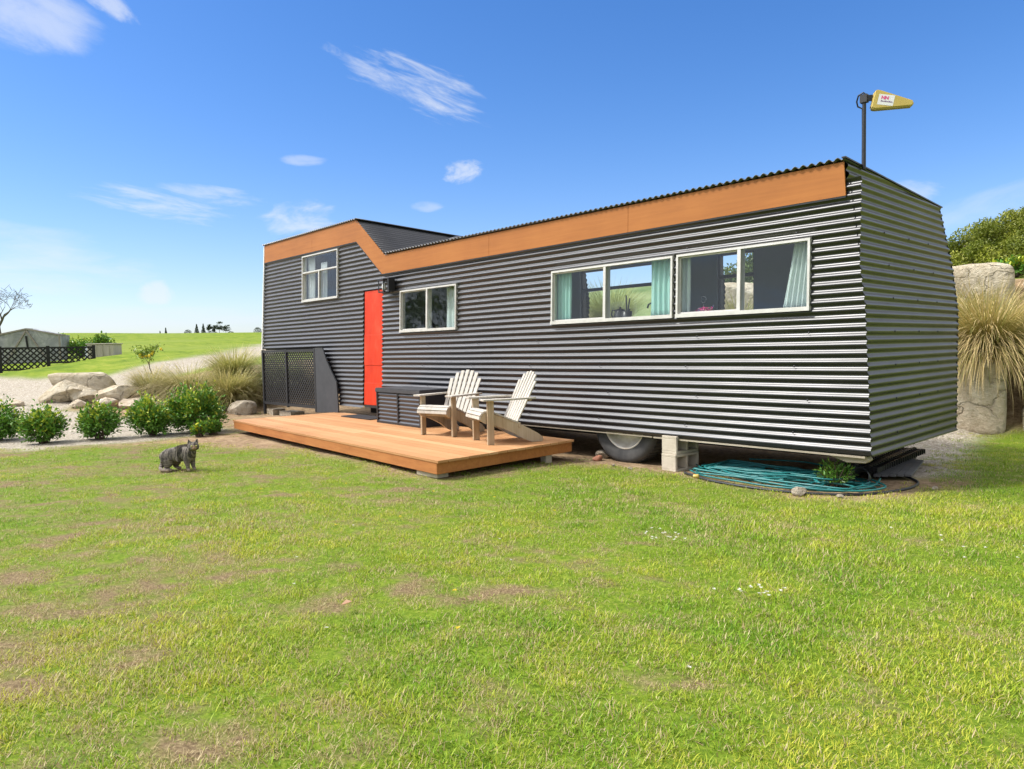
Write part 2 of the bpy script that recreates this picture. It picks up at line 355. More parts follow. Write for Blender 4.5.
# where things grow: lawn / gravel / bare soil / pasture
jit = np.stack([vnoise(GP, 1.6, 21.), vnoise(GP, 1.6, 42.)], 1) * .22 * inner[:, None]
Q = GP + jit
LAWN = [(-40, -40), (-24, -12), (-12.5, -6.3), (-9.5, -4.95), (-9.1, -4.35), (-8.65, -3.2), (-8.3, -2.75), (-7.6, -2.75), (-6.6, -2.15), (-3.6, -2.35), (-3.0, -2.1), (-3.05, -.45), (-2.6, -.3), (-1.5, -.40), (-.6, -.58), (.0, -.38), (.38, .35), (.42, 1.4), (.1, 2.2), (-.1, 3.2), (-.25, 4.4), (-.2, 5.2), (1.6, 5.6), (6, 6), (40, 4), (40, -40)]
lawn = inpoly(Q, LAWN)
DRIVE = [(-60, -30), (-24, -12.5), (-12.5, -6.4), (-9.2, -4.6), (-9.1, -3.2), (-9.3, -1.6), (-11.5, -1.6), (-12.6, -2.2), (-15, -3.0), (-17.0, -1.5), (-17.2, -.3), (-17.6, .6), (-18.4, 1.6), (-21, 4.6), (-26, 7.6), (-34, 10.5), (-35, 9.6), (-28, 6.4), (-24.4, 3.4), (-22.4, .8), (-20.5, -1.0), (-23, -1.9), (-25, -2.6), (-33, -4), (-60, -8)]
drive = inpoly(Q, DRIVE) & ~lawn
GRAV = [(-.1, .9), (.3, 1.6), (.3, 2.2), (.2, 3.2), (-.1, 5.3), (-6, 4.4), (-12, 2.0), (-11, 2.2), (-4, 2.6), (-.7, 2.5)]
grav = inpoly(Q, GRAV) & ~lawn
soil = ~lawn & ~drive & ~grav & (GP[:, 0] > -17.2) & (GP[:, 0] < 1.3 + .3 * np.sin(GP[:, 1] * 2)) & (GP[:, 1] > -5) & (GP[:, 1] < 9)
past = ~(lawn | drive | grav | soil)
hillm = past & (GP[:, 1] > 70)
W = np.stack([lawn * 1., (drive | grav) * 1., soil * 1., past * 1.], 1)
def blur(a, k):
    g = a.reshape(nx, ny)
    for _ in range(k):
        g = (g + np.roll(g, 1, 0) + np.roll(g, -1, 0) + np.roll(g, 1, 1) + np.roll(g, -1, 1)) / 5
    return g.ravel()
Wb = np.stack([blur(W[:, i], 2) for i in range(4)], 1)
# worn, dry patches of the lawn (0 lush .. 1 bare)
pn = np.zeros(len(GP)); lz = lawn & inner
pn[lz] = vnoise(GP[lz], .7, 5.) * .14 + vnoise(GP[lz], 2.6, 15.) * .36 + vnoise(GP[lz], 7.5, 25.) * .62
def wear_bias(P):  # more worn on the left / centre of the lawn, lusher by the right
    x, y = P[:, 0], P[:, 1]
    s = (x - 2.3) * .6825 + (y + 6.33) * .7305; f = (x - 2.3) * -.7305 + (y + 6.33) * .681
    return np.clip(-s / np.maximum(f, 1.) * .32, -.22, .22)
dry = np.clip(pn * 1.3 + wear_bias(GP) * 1.15 + .31, 0, 1) * lz
def ground_mat():
    m, t, b, o = new_mat('ground')
    p = t.geo(); w = t.sep(t.attr('w')); dryv = t.attr('dry', out='Fac')
    fine = t.noise(38, 8, .75, p); mid = t.noise(7, 6, .65, p); big = t.noise(.35, 5, .6, p)
    green = t.ramp(fine, [(.3, (.045, .085, .008)), (.5, (.12, .185, .014)), (.68, (.23, .27, .04))])
    straw = t.ramp(t.noise(60, 8, .75, t.mapping(p, (1, 1, 1))), [(.3, (.06, .040, .020)), (.5, (.17, .122, .066)), (.68, (.37, .29, .155))])
    lawnc = t.mix(t.mr(t.math('ADD', dryv, t.math('MULTIPLY', t.math('SUBTRACT', mid, .5), 1.6)), .38, 1.0), green, straw)
    vor = t.n('ShaderNodeTexVoronoi'); vor.inputs['Scale'].default_value = 42; t.set(vor.inputs['Vector'], p)
    pebble = t.ramp(t.sep(vor.outputs['Color'])[0], [(.0, (.18, .155, .125)), (.4, (.32, .28, .22)), (.75, (.43, .385, .315)), (1., (.56, .515, .44))])
    grav = t.mix(t.mr(mid, .35, .7), pebble, t.mix(.5, pebble, (.43, .365, .27)))
    grav = t.mix(t.mr(t.noise(2.2, 6, .7, p), .58, .72, 0, .55), grav, (.16, .19, .05))
    soilc = t.ramp(t.noise(16, 8, .75, p), [(.3, (.10, .066, .036)), (.5, (.25, .172, .10)), (.62, (.36, .265, .165)), (.74, (.52, .44, .33))])
    soilc = t.mix(t.mr(t.noise(1.5, 5, .6, p), .5, .7, 0, .6), soilc, (.42, .31, .19))
    past = t.ramp(t.noise(1.4, 9, .78, t.mapping(p, (.5, 1, 1))), [(.32, (.06, .11, .008)), (.5, (.15, .215, .014)), (.66, (.26, .28, .04))])
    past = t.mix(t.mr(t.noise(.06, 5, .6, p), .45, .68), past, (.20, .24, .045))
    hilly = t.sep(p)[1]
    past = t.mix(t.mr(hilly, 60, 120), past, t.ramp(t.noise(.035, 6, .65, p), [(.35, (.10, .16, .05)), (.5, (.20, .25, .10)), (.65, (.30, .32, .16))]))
    c = t.mix(w[1], lawnc, grav); c = t.mix(w[2], c, soilc)
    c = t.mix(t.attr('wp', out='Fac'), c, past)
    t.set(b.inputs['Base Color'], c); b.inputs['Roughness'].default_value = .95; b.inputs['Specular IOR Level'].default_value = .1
    peb = t.math('MULTIPLY', t.math('SUBTRACT', 1., vor.outputs['Distance']), w[1])
    h = t.math('ADD', t.math('MULTIPLY', fine, .5), peb)
    t.set(b.inputs['Normal'], t.bump(h, .7, .02)); return m
M['ground'] = ground_mat()
idx = np.arange(nx * ny).reshape(nx, ny)
QF = np.stack([idx[:-1, :-1].ravel(), idx[1:, :-1].ravel(), idx[1:, 1:].ravel(), idx[:-1, 1:].ravel()], 1)
cls = np.argmax(np.stack([lawn, drive | grav, soil, past & ~hillm, hillm], 1), 1)
fc = cls[QF[:, 0]]
for k, nm in enumerate(['lawn', 'gravel_path', 'soil', 'field', 'hills']):
    f = QF[fc == k]; u, inv = np.unique(f, return_inverse=True)
    me = np_mesh(nm, np.stack([GP[u, 0], GP[u, 1], GZ[u]], 1), inv.reshape(-1, 4), {'w': Wb[u, :3], 'wp': Wb[u, 3], 'dry': dry[u]}, smooth=True)
    tag(obj(nm, me, M['ground']), kind='structure')

# ------------------------------------------------------------------ blades and leaves (numpy)
def blades(n, base, length, width, az, lean, bend, col_base, col_tip, segs=4):
    """arching blades: base (n,3), length, width, azimuth, lean angle from vertical, extra bend towards the tip"""
    t = np.linspace(0, 1, segs + 1)
    d = np.stack([np.cos(az), np.sin(az)], 1); sd = np.stack([-np.sin(az), np.cos(az)], 1)
    P = np.zeros((n, segs + 1, 3)); P[:, 0] = base
    for i in range(1, segs + 1):
        ang = lean + bend * (t[i] - .5 / segs)
        st = length / segs
        P[:, i, :2] = P[:, i - 1, :2] + d * (np.sin(ang) * st)[:, None]; P[:, i, 2] = P[:, i - 1, 2] + np.cos(ang) * st
    wv = width[:, None] * np.array([.8, 1., .85, .6, .08] if segs == 4 else (list(np.linspace(1, .75, segs)) + [.06]))[None]
    L = P.copy(); Rr = P.copy(); L[:, :, :2] -= sd[:, None] * wv[..., None] / 2; Rr[:, :, :2] += sd[:, None] * wv[..., None] / 2
    V = np.stack([L, Rr], 2).reshape(n, -1, 3)
    c = col_base[:, None] * (1 - t)[None, :, None] + col_tip[:, None] * t[None, :, None]
    C = np.repeat(c, 2, axis=1)
    k = 2 * (segs + 1); f = np.array([(2 * i, 2 * i + 1, 2 * i + 3, 2 * i + 2) for i in range(segs)])
    F = (np.arange(n)[:, None, None] * k + f[None]).reshape(-1, 4)
    return V.reshape(-1, 3), F, C.reshape(-1, 3)
def leaves(cen, dirs, up, length, width, col, fold=.25):
    """folded diamond leaves"""
    n = len(cen); dirs = dirs / np.linalg.norm(dirs, axis=1, keepdims=True)
    s = np.cross(dirs, up); s /= np.linalg.norm(s, axis=1, keepdims=True) + 1e-9; nr = np.cross(s, dirs)
    l = length[:, None]; w = width[:, None]
    V = np.stack([cen - dirs * l * .5, cen - dirs * l * .05 + s * w * .5 + nr * w * fold, cen + dirs * l * .5, cen - dirs * l * .05 - s * w * .5 + nr * w * fold], 1)
    F = (np.arange(n)[:, None, None] * 4 + np.array([(0, 1, 2), (0, 2, 3)])[None]).reshape(-1, 3)
    return V.reshape(-1, 3), F, np.repeat(col, 4, axis=0)
def rdir(n):
    v = rng.normal(size=(n, 3)); return v / np.linalg.norm(v, axis=1, keepdims=True)

# ------------------------------------------------------------------ lawn grass: tufts set out as instances (nobody could count it)
tuft_col = bpy.data.collections.new('grass_tufts')
def grass_mat():
    m, t, b, o = new_mat('grass_blade')
    rb = t.attr('r', out='Fac'); d = t.attr('dry', 'INSTANCER', 'Fac'); h = t.attr('hue', 'INSTANCER', 'Fac')
    g1 = t.mix(h, (.050, .150, .006), (.27, .34, .012))
    g2 = t.mix(h, (.25, .42, .018), (.56, .55, .06))
    g = t.mix(t.mr(rb, 0, .7), g1, g2)
    s = t.mix(t.mr(rb, .2, 1), (.40, .30, .14), (.64, .53, .30))
    k = t.math('LESS_THAN', rb, t.math('ADD', t.math('MULTIPLY', d, 1.05), .03))
    rr = t.attr('r2', out='Fac')
    k = t.math('LESS_THAN', rr, t.math('ADD', t.math('MULTIPLY', d, 1.0), .11))
    c = t.mix(k, g, s)
    t.set(b.inputs['Base Color'], c); b.inputs['Roughness'].default_value = .5; b.inputs['Specular IOR Level'].default_value = .3
    tr = t.n('ShaderNodeBsdfTranslucent'); t.set(tr.inputs[0], c); mx = t.n('ShaderNodeMixShader'); mx.inputs[0].default_value = .3
    t.nt.links.new(b.outputs[0], mx.inputs[1]); t.nt.links.new(tr.outputs[0], mx.inputs[2]); t.nt.links.new(mx.outputs[0], o.inputs[0]); return m
M['grass'] = grass_mat()
NV = 10
for v in range(NV):
    nb = 46
    r = np.sqrt(rng.random(nb)) * .07; a = rng.random(nb) * 2 * PI
    base = np.stack([r * np.cos(a), r * np.sin(a), np.full(nb, -.006)], 1)
    flat = rng.random(nb) < .3
    V, F, C = blades(nb, base, rng.uniform(.016, .044, nb), rng.uniform(.002, .0038, nb), rng.random(nb) * 2 * PI, np.where(flat, rng.uniform(.9, 1.35, nb), rng.uniform(.1, .75, nb)), rng.uniform(.1, .9, nb), np.zeros((nb, 3)), np.zeros((nb, 3)), 3)
    me = np_mesh('grass_tuft', V, F, {'r': np.repeat(rng.random(nb), 8), 'r2': np.repeat(rng.random(nb), 8)})
    o = bpy.data.objects.new('grass_tuft', me); me.materials.append(M['grass']); tuft_col.objects.link(o)
def inst_nodes():
    ng = bpy.data.node_groups.new('scatter', 'GeometryNodeTree')
    ng.interface.new_socket('Geometry', in_out='INPUT', socket_type='NodeSocketGeometry'); ng.interface.new_socket('Geometry', in_out='OUTPUT', socket_type='NodeSocketGeometry')
    N = ng.nodes; L = ng.links; i = N.new('NodeGroupInput'); o = N.new('NodeGroupOutput')
    ip = N.new('GeometryNodeInstanceOnPoints'); ci = N.new('GeometryNodeCollectionInfo')
    ci.inputs['Collection'].default_value = tuft_col; ci.inputs['Separate Children'].default_value = True; ci.inputs['Reset Children'].default_value = True
    def na(nm, typ):
        a = N.new('GeometryNodeInputNamedAttribute'); a.data_type = typ; a.inputs['Name'].default_value = nm; return a.outputs[0]
    L.new(i.outputs[0], ip.inputs['Points']); L.new(ci.outputs[0], ip.inputs['Instance']); ip.inputs['Pick Instance'].default_value = True
    L.new(na('pick', 'INT'), ip.inputs['Instance Index']); L.new(na('rot', 'FLOAT_VECTOR'), ip.inputs['Rotation']); L.new(na('scl', 'FLOAT_VECTOR'), ip.inputs['Scale'])
    L.new(ip.outputs[0], o.inputs[0]); return ng
def scatter_grass():
    pts = []
    for (d0, d1, dens) in ((1.2, 3.2, 700), (3.2, 5.5, 420), (5.5, 8.5, 260), (8.5, 16, 130)):
        half = lambda d: d * .88 + 1.5
        area = (half(d0) + half(d1)) * (d1 - d0); n = int(area * dens)
        f = rng.uniform(d0, d1, n); s = rng.uniform(-1, 1, n) * half(d1); k = np.abs(s) < half(f)
        f, s = f[k], s[k]
        hx = np.array([-.7314, .6819]); rx = np.array([.6827, .7307])
        pts.append(np.array([2.315, -6.33]) + f[:, None] * hx + s[:, None] * rx)
    P = np.concatenate(pts)
    # nearest grid sample for lawn mask / dryness
    ix = np.clip(np.searchsorted(gx, P[:, 0]), 0, nx - 1); iy = np.clip(np.searchsorted(gy, P[:, 1]), 0, ny - 1); g = ix * ny + iy
    dk = dry[g]; keep = lawn[g] & (rng.random(len(P)) > np.clip((dk - .5) * .9, 0, .38))
    stray = ~lawn[g] & soil[g] & (rng.random(len(P)) < .05) & (P[:, 1] < .0)
    rim = (blur(lawn * 1., 6)[g] > .05) & ~lawn[g] & (rng.random(len(P)) < .45)
    keep |= stray | rim
    P = P[keep]; g = g[keep]; dk = dry[g]
    n = len(P)
    # bilinear height
    x0 = np.clip(np.searchsorted(gx, P[:, 0]) - 1, 0, nx - 2); y0 = np.clip(np.searchsorted(gy, P[:, 1]) - 1, 0, ny - 2)
    fx = (P[:, 0] - gx[x0]) / (gx[x0 + 1] - gx[x0]); fy = (P[:, 1] - gy[y0]) / (gy[y0 + 1] - gy[y0]); Zg = GZ.reshape(nx, ny)
    z = (Zg[x0, y0] * (1 - fx) + Zg[x0 + 1, y0] * fx) * (1 - fy) + (Zg[x0, y0 + 1] * (1 - fx) + Zg[x0 + 1, y0 + 1] * fx) * fy
    hue = np.clip(vnoise(P, 1.1, 55.) * .9 + vnoise(P, 4., 66.) * .7 + .44 + rng.normal(0, .2, n), 0, 1)
    lush = np.clip(vnoise(P, .8, 77.) * .8 + .35 - dk * .5, 0, 1)
    s = (.72 + .55 * lush) * rng.uniform(.6, 1.3, n) * (1 - .3 * dk)
    me = bpy.data.meshes.new('grass'); me.vertices.add(n); me.vertices.foreach_set('co', np.stack([P[:, 0], P[:, 1], z], 1).astype(np.float32).ravel())
    def at(nm, typ, v, key='value'):
        a = me.attributes.new(nm, typ, 'POINT'); a.data.foreach_set(key, v.ravel())
    at('pick', 'INT', rng.integers(0, NV, n).astype(np.int32))
    at('rot', 'FLOAT_VECTOR', np.stack([np.zeros(n), np.zeros(n), rng.random(n) * 6.283], 1).astype(np.float32), 'vector')
    at('scl', 'FLOAT_VECTOR', np.stack([s * 1.15, s * 1.15, s], 1).astype(np.float32), 'vector')
    at('dry', 'FLOAT', np.clip((dk + rng.normal(0, .24, n)) * 1.05 - .10, 0, .92).astype(np.float32)); at('hue', 'FLOAT', hue.astype(np.float32))
    o = bpy.data.objects.new('grass', me); link(o); me.materials.append(M['grass'])
    md = o.modifiers.new('scatter', 'NODES'); md.node_group = inst_nodes()
    tag(o, 'short patchy green and straw-coloured grass covering the foreground lawn', 'grass', kind='stuff'); print('tufts', n)
scatter_grass()

# ------------------------------------------------------------------ tiny house on wheels
PITCH = .0762; AMP = .0122
def FP(x, z, off=0.): return (x, .04 * (z - .34) + off, z)
def xE(z): return -.075 * max(z - .34, 0) / 1.3 if z < 1.64 else -.075 - .142 * (z - 1.64)
def yB(z): return float(np.interp(z, [.3, 1.63, 2.1, 2.82], [2.40, 2.70, 2.74, 2.60]))
def roofz(y): return 2.897 - .045 * y
house = thing('tiny_house', 'long black corrugated tiny house on wheels with orange fascia and red door', 'tiny house')
def ribbed(strips, fn, name, zoff=0.):
    V = []; F = []
    for u0, u1, a, b in strips:
        if b - a < .004: continue
        zs = np.arange(math.ceil(a / (PITCH / 8)) * PITCH / 8, b, PITCH / 8); zs = np.unique(np.concatenate([[a], zs, [b]]))
        b0 = len(V)
        for z in zs: V.append(fn(u0, z)); V.append(fn(u1, z))
        for i in range(len(zs) - 1): F.append((b0 + 2 * i, b0 + 2 * i + 1, b0 + 2 * i + 3, b0 + 2 * i + 2))
    return np_mesh(name, V, F, smooth=True)
def wave(z): return AMP * math.cos(2 * PI * (z - .34) / PITCH)
HOLES = [(-10.38, -9.035, 2.305, 3.16), (-8.195, -7.612, .30, 2.352), (-7.07, -5.662, 1.628, 2.262), (-3.772, -2.012, 1.623, 2.255), (-1.958, -.548, 1.624, 2.258)]
cutx = [(-9.463, 1.42), (-9.30, 1.15), (-9.13, .95), (-8.983, .787), (-8.953, .388)]
def wall_lo(x):
    if x < -9.60: return 1.42
    if x < -9.0: return float(np.interp(x, [c[0] for c in cutx], [c[1] for c in cutx])) - .24
    return float(np.interp(x, [-9, -8.1, -6, 0], [.385, .375, .35, .338]))
def wall_hi(x): return float(np.interp(x, [-12.1, -8.41, -7.57, 0], [3.40, 3.40, 2.74, 2.74]))
edges = sorted(set([-12.165] + [round(v, 4) for h in HOLES for v in h[:2]] + [round(v, 3) for v in np.arange(-9.60, -8.9, .03)] + [round(v, 3) for v in np.arange(-8.4, -7.5, .04)] + [round(v, 3) for v in np.arange(-12.0, -.05, .27)] + [-.03]))
strips = []
for x0, x1 in zip(edges[:-1], edges[1:]):
    xm = (x0 + x1) / 2; lo, hi = wall_lo(xm), wall_hi(xm); iv = [(lo, hi)]
    for h in HOLES:
        if h[0] <= xm <= h[1]:
            iv = [(max(a, lo), min(b, hi)) for a0, b0 in iv for a, b in ((a0, h[2]), (h[3], b0)) if b > a]
    for a, b in iv: strips.append((x0, x1, a, b))
def fw(x, z):
    if x > -.1: x = xE(z) + .004
    if x < -12.1: x = -12.175 + .055 * (z - 1.42) / 1.8
    q = mnoise.noise(Vector((x * .8, z * .6, 4.))); q2 = mnoise.noise(Vector((x * 2.3, z * 1.7, 9.)))
    return FP(x, z + .004 * q, wave(z) + .0022 * q2)
fcl = obj('front_cladding', ribbed(strips, fw, 'front_cladding'), M['corr'], house)
# end wall
ys = np.linspace(0, 1, 31)
def ew(u, z):
    y0 = .04 * (z - .34); y = y0 + (yB(z) - y0) * u; return (xE(z) + wave(z) + .002, y, z)
st = []
for a, b in zip(ys[:-1], ys[1:]):
    ym = (a + b) / 2 * 2.6; st.append((a, b, .335, roofz(ym) - .004))
ecl = obj('end_cladding', ribbed(st, ew, 'end_cladding'), M['corr'], house)
obj('rear_cladding', MB().prism([(-7.6, .36), (-.16, .36), (-.16, 1.63), (-.25, 2.78), (-7.6, 2.78)], lambda x, z: (x, yB(z), z), lambda x, z: (x, yB(z) - .012, z)).mesh('rear_cladding') if False else ribbed(
    [(-7.6, -5.47, .36, 2.76), (-5.47, -3.90, .36, 1.72), (-5.47, -3.90, 2.58, 2.76), (-3.90, -2.96, .36, 2.76), (-2.96, -2.38, .36, 1.72), (-2.96, -2.38, 2.58, 2.76), (-2.38, -.3, .36, 2.76), (-12.1, -7.6, 1.42, 3.45)],
    lambda x, z: (x if x < -.5 else xE(z), yB(z) - wave(z), z), 'rear_cladding'), M['corr'], house)
# screws along the ribs
scr = MB(); scr2 = MB()
for k, z in enumerate(np.arange(.34 + PITCH * 2, 2.5, PITCH * 4)):
    z = .34 + round((z - .34) / PITCH) * PITCH
    for x in np.arange(-8.8, -.2, 1.16):
        xx = x + .13 * (k % 2)
        if any(h[0] - .03 < xx < h[1] + .03 and h[2] - .03 < z < h[3] + .03 for h in HOLES): continue
        p = Vector(FP(xx, z, -AMP)); scr.lathe([(.0001, -.005), (.009, -.004), (.0105, .0)], Matrix.Translation(p) @ Matrix.Rotation(-PI / 2, 4, 'X') , 8)
    for u in (.25, .5, .72):
        p = Vector(ew(u, z)); scr2.lathe([(.0105, 0), (.009, .004), (.0001, .005)], Matrix.Translation(p) @ Matrix.Rotation(PI / 2, 4, 'Y'), 8)
for o, m_ in ((fcl, scr), (ecl, scr2)):
    b = bmesh.new(); b.from_mesh(o.data); k = len(b.faces); b.from_mesh(m_.mesh('screws')); b.faces.ensure_lookup_table()
    for f in b.faces[k:]: f.material_index = 1
    b.to_mesh(o.data); b.free(); o.data.materials.append(M['black'])
# fascia of four plywood panels
TOPZ = [(-12.06, 3.572), (-8.408, 3.573), (-7.523, 2.879), (-.262, 2.885)]
BOTZ = [(-12.06, 3.218), (-8.396, 3.206), (-7.586, 2.581), (-.240, 2.589)]
def pl(x, L): return float(np.interp(x, [p[0] for p in L], [p[1] for p in L]))
for a, b in ((-12.06, -9.982), (-9.978, -4.952), (-4.948, -2.602), (-2.598, -.25)):
    top = [(a, pl(a, TOPZ))] + [p for p in TOPZ if a < p[0] < b] + [(b if b < -.3 else -.262, pl(b, TOPZ))]
    bot = [(a, pl(a, BOTZ))] + [p for p in BOTZ if a < p[0] < b] + [(b if b < -.3 else -.240, pl(b, BOTZ))]
    me = MB().prism(bot + top[::-1], lambda x, z: FP(x, z, -.026), lambda x, z: FP(x, z, -.010)).mesh('fascia_panel')
    bm = bmesh.new(); bm.from_mesh(me); bmesh.ops.triangulate(bm, faces=[f for f in bm.faces if len(f.verts) > 4]); bm.to_mesh(me); bm.free()
    obj('fascia_panel', me, M['fascia'], house)
# dark flashing under the fascia
fl = MB()
for (p, q) in zip(BOTZ[:-1], BOTZ[1:]): fl.bar(FP(p[0], p[1] - .007, -.018), FP(q[0], q[1] - .007, -.018), .02, .012, (0, -1, 0))
fl.build('flashing', M['black'], house)
# roof sheets
def roof_sheet(name, x0, x1, fz, y0, y1):
    n = int((x1 - x0) / (PITCH / 8)); xs = np.linspace(x0, x1, n + 1); yy = np.linspace(y0, y1, 5)
    V = [(x, y, fz(x, y) + AMP * math.cos(2 * PI * x / PITCH)) for x in xs for y in yy]; m = 5
    F = [(i * m + j, (i + 1) * m + j, (i + 1) * m + j + 1, i * m + j + 1) for i in range(n) for j in range(m - 1)]
    me = np_mesh(name, V, F, smooth=True); o = obj(name, me, M['corr'], house)
    md = o.modifiers.new('thick', 'SOLIDIFY'); md.thickness = .006; md.offset = 0; return o
roof_sheet('roof', -7.50, -.245, lambda x, y: roofz(y) + .012, .045, 2.66)
roof_sheet('loft_roof', -12.13, -8.36, lambda x, y: 3.592 - .04 * y, .075, 2.62)
n = int(1.15 / (PITCH / 8)); V = []; A0 = Vector((-8.42, 0, 3.572)); A1 = Vector((-7.46, 0, 2.845)); L_ = (A1 - A0).length; dv = (A1 - A0) / L_; nv = Vector((-dv.z, 0, dv.x)) * -1
nv = Vector((.6, 0, .8))
for i in range(n + 1):
    s = L_ * i / n
    for j in range(5):
        y = .10 + 2.5 * j / 4; V.append(A0 + dv * s + nv * AMP * math.cos(2 * PI * s / PITCH) + Vector((0, y, -.04 * y)))
F = [(i * 5 + j, (i + 1) * 5 + j, (i + 1) * 5 + j + 1, i * 5 + j + 1) for i in range(n) for j in range(4)]
o = obj('sloping_roof', np_mesh('sloping_roof', V, F, smooth=True), M['corr'], house); md = o.modifiers.new('thick', 'SOLIDIFY'); md.thickness = .006
# barge flashing at the end of the roof
MB().bar((-.245, .03, 2.914), (-.245, 2.68, 2.797), .035, .012).build('barge_flashing', M['black'], house)
MB().bar(FP(-12.19, 1.42, -.012), FP(-12.085, 3.56, -.012), .03, .03).build('corner_trim', M['white'], house)
MB().prism([(.06, 1.42), (2.62, 1.42), (2.62, 3.48), (.14, 3.56)], lambda y, z: (-12.16 + .055 * (z - 1.42) / 1.8, y, z), lambda y, z: (-12.145 + .055 * (z - 1.42) / 1.8, y, z)).build('left_cladding', M['corr'], house)
# bottom rail, chassis, underside
br = MB(); br.bar((-2.25, .028, .326), (-.05, .02, .319), .035, .016); br.bar((-4.5, .03, .331), (-2.27, .028, .327), .03, .012)
br.build('bottom_rail', M['pale_wood'], house)
MB().prism([(-.42, .325), (-.05, .322), (-.03, .29), (-.06, .262), (-.22, .255), (-.36, .30)], lambda x, z: (x, .05, z), lambda x, z: (x, .14, z)).build('corner_beam', M['pale_wood'], house, .004)
ch = MB(); ch.box((-8.85, .08, .40), (-.12, 2.36, .48)); ch.box((-8.8, .52, .22), (-.25, .62, .40)); ch.box((-8.8, 1.8, .22), (-.25, 1.9, .40)); ch.tube([(-2.73, .2, .43), (-2.73, 2.2, .43)], .055, 10)
ch.box((-12.1, .06, 1.40), (-9.0, 2.5, 1.45)); ch.box((-9.0, .09, .40), (-8.95, 2.4, 1.43))
ch.build('chassis', M['dark_under'], house)
# interior lining: floor, ceiling, inner walls with the rear window openings
il = MB(); il.box((-8.9, .12, .90), (-.16, 2.55, .93)); il.box((-7.5, .14, 2.68), (-.3, 2.56, 2.71))
il.box((-.32, .14, .93), (-.29, 2.5, 2.68)); il.box((-8.2, .2, .93), (-8.15, 2.5, 2.68))
yy = (2.50, 2.53)
for x0, x1, z0, z1 in ((-8.1, -5.47, .93, 2.68), (-5.47, -3.90, .93, 1.74), (-5.47, -3.90, 2.56, 2.68), (-3.90, -2.95, .93, 2.68), (-2.95, -2.40, .93, 1.74), (-2.95, -2.40, 2.56, 2.68), (-2.40, -.33, .93, 2.68)): il.box((x0, yy[0], z0), (x1, yy[1], z1))
for x0, x1, z0, z1 in ((-7.5, -3.78, 2.275, 2.68), (-3.78, -.4, 2.275, 2.68), (-7.5, -7.08, .93, 2.27), (-5.65, -3.78, .93, 2.27), (-.535, -.35, .93, 2.27), (-7.08, -5.65, .93, 1.61), (-3.78, -.535, .93, 1.61)): il.box((x0, .13, z0), (x1, .15, z1))
il.box((-11.9, .3, 1.6), (-8.5, .32, 2.3)); il.box((-12, 1.6, 1.5), (-8.5, 1.64, 3.4))
il.build('interior_lining', M['inside'], house)
bn = MB(); bn.box((-5.5, .2, .94), (-2.1, .62, 1.60)); bn.build('kitchen_bench', M['inside_floor'], house)
# windows
def window(name, x0, x1, z0, z1, mull, transom=None, sash_left=True):
    fw_ = .018; w = MB()
    def bb(a, b, c, d, o0=-.03, o1=.06):
        w.prism([(a, c), (b, c), (b, d), (a, d)], lambda x, z: FP(x, z, o0), lambda x, z: FP(x, z, o1))
    bb(x0 - .012, x1 + .012, z0 - .02, z0 + fw_, -.036); bb(x0 - .008, x1 + .008, z1 - fw_ * .7, z1 + .01); bb(x0 - .008, x0 + fw_ * .8, z0 + fw_, z1 - fw_ * .7); bb(x1 - fw_ * .8, x1 + .008, z0 + fw_, z1 - fw_ * .7)
    zt = z1 - fw_ * .7
    if transom: bb(x0 + fw_ * .8, x1 - fw_ * .8, transom - .013, transom + .013, -.026); zt = transom - .013
    bb(mull - .018, mull + .018, z0 + fw_, zt, -.028)
    f = w.build(name, M['alu'], house)
    panes = [(x0 + fw_ * .8, mull - .018, z0 + fw_, zt, .012), (mull + .018, x1 - fw_ * .8, z0 + fw_, zt, -.006)]
    if transom: panes.append((x0 + fw_ * .8, x1 - fw_ * .8, transom + .013, z1 - fw_ * .7, .0))
    sash = MB()
    a, b, c, d, off = panes[0 if sash_left else 1]; s = .016
    for (p, q, r_, t_) in ((a + .001, a + s, c + .001, d - .001), (b - s, b - .001, c + .001, d - .001), (a + s, b - s, c + .001, c + s), (a + s, b - s, d - s, d - .001)):
        sash.prism([(p, r_), (q, r_), (q, t_), (p, t_)], lambda x, z: FP(x, z, off - .012), lambda x, z: FP(x, z, off + .012))
    sash.build('sash', M['alu'], f)
    for a, b, c, d, off in panes:
        MB().prism([(a, c), (b, c), (b, d), (a, d)], lambda x, z: FP(x, z, off - .002), lambda x, z: FP(x, z, off + .002)).build('pane', M['glass'], f)
    return f
window('window', -10.375, -9.04, 2.31, 3.155, -9.72, 2.845)
window('window', -7.065, -5.667, 1.632, 2.258, -6.365)
window('window', -3.767, -2.017, 1.628, 2.252, -2.93)
window('window', -1.953, -.553, 1.628, 2.254, -1.245)
for (x0, x1, bar) in ((-5.47, -3.90, True), (-2.95, -2.40, True)):
    w = MB()
    for a, b, c, d in ((x0, x1, 1.73, 1.77), (x0, x1, 2.545, 2.58), (x0, x0 + .03, 1.77, 2.545), (x1 - .03, x1, 1.77, 2.545), (x0 + .03, x1 - .03, 2.23, 2.275)): w.box((a, 2.54, c), (b, 2.62, d))
    f = w.build('rear_window', M['panel'], house)
    MB().box((x0 + .03, 2.575, 1.77), (x1 - .03, 2.58, 2.23)).build('pane', M['glass'], f)
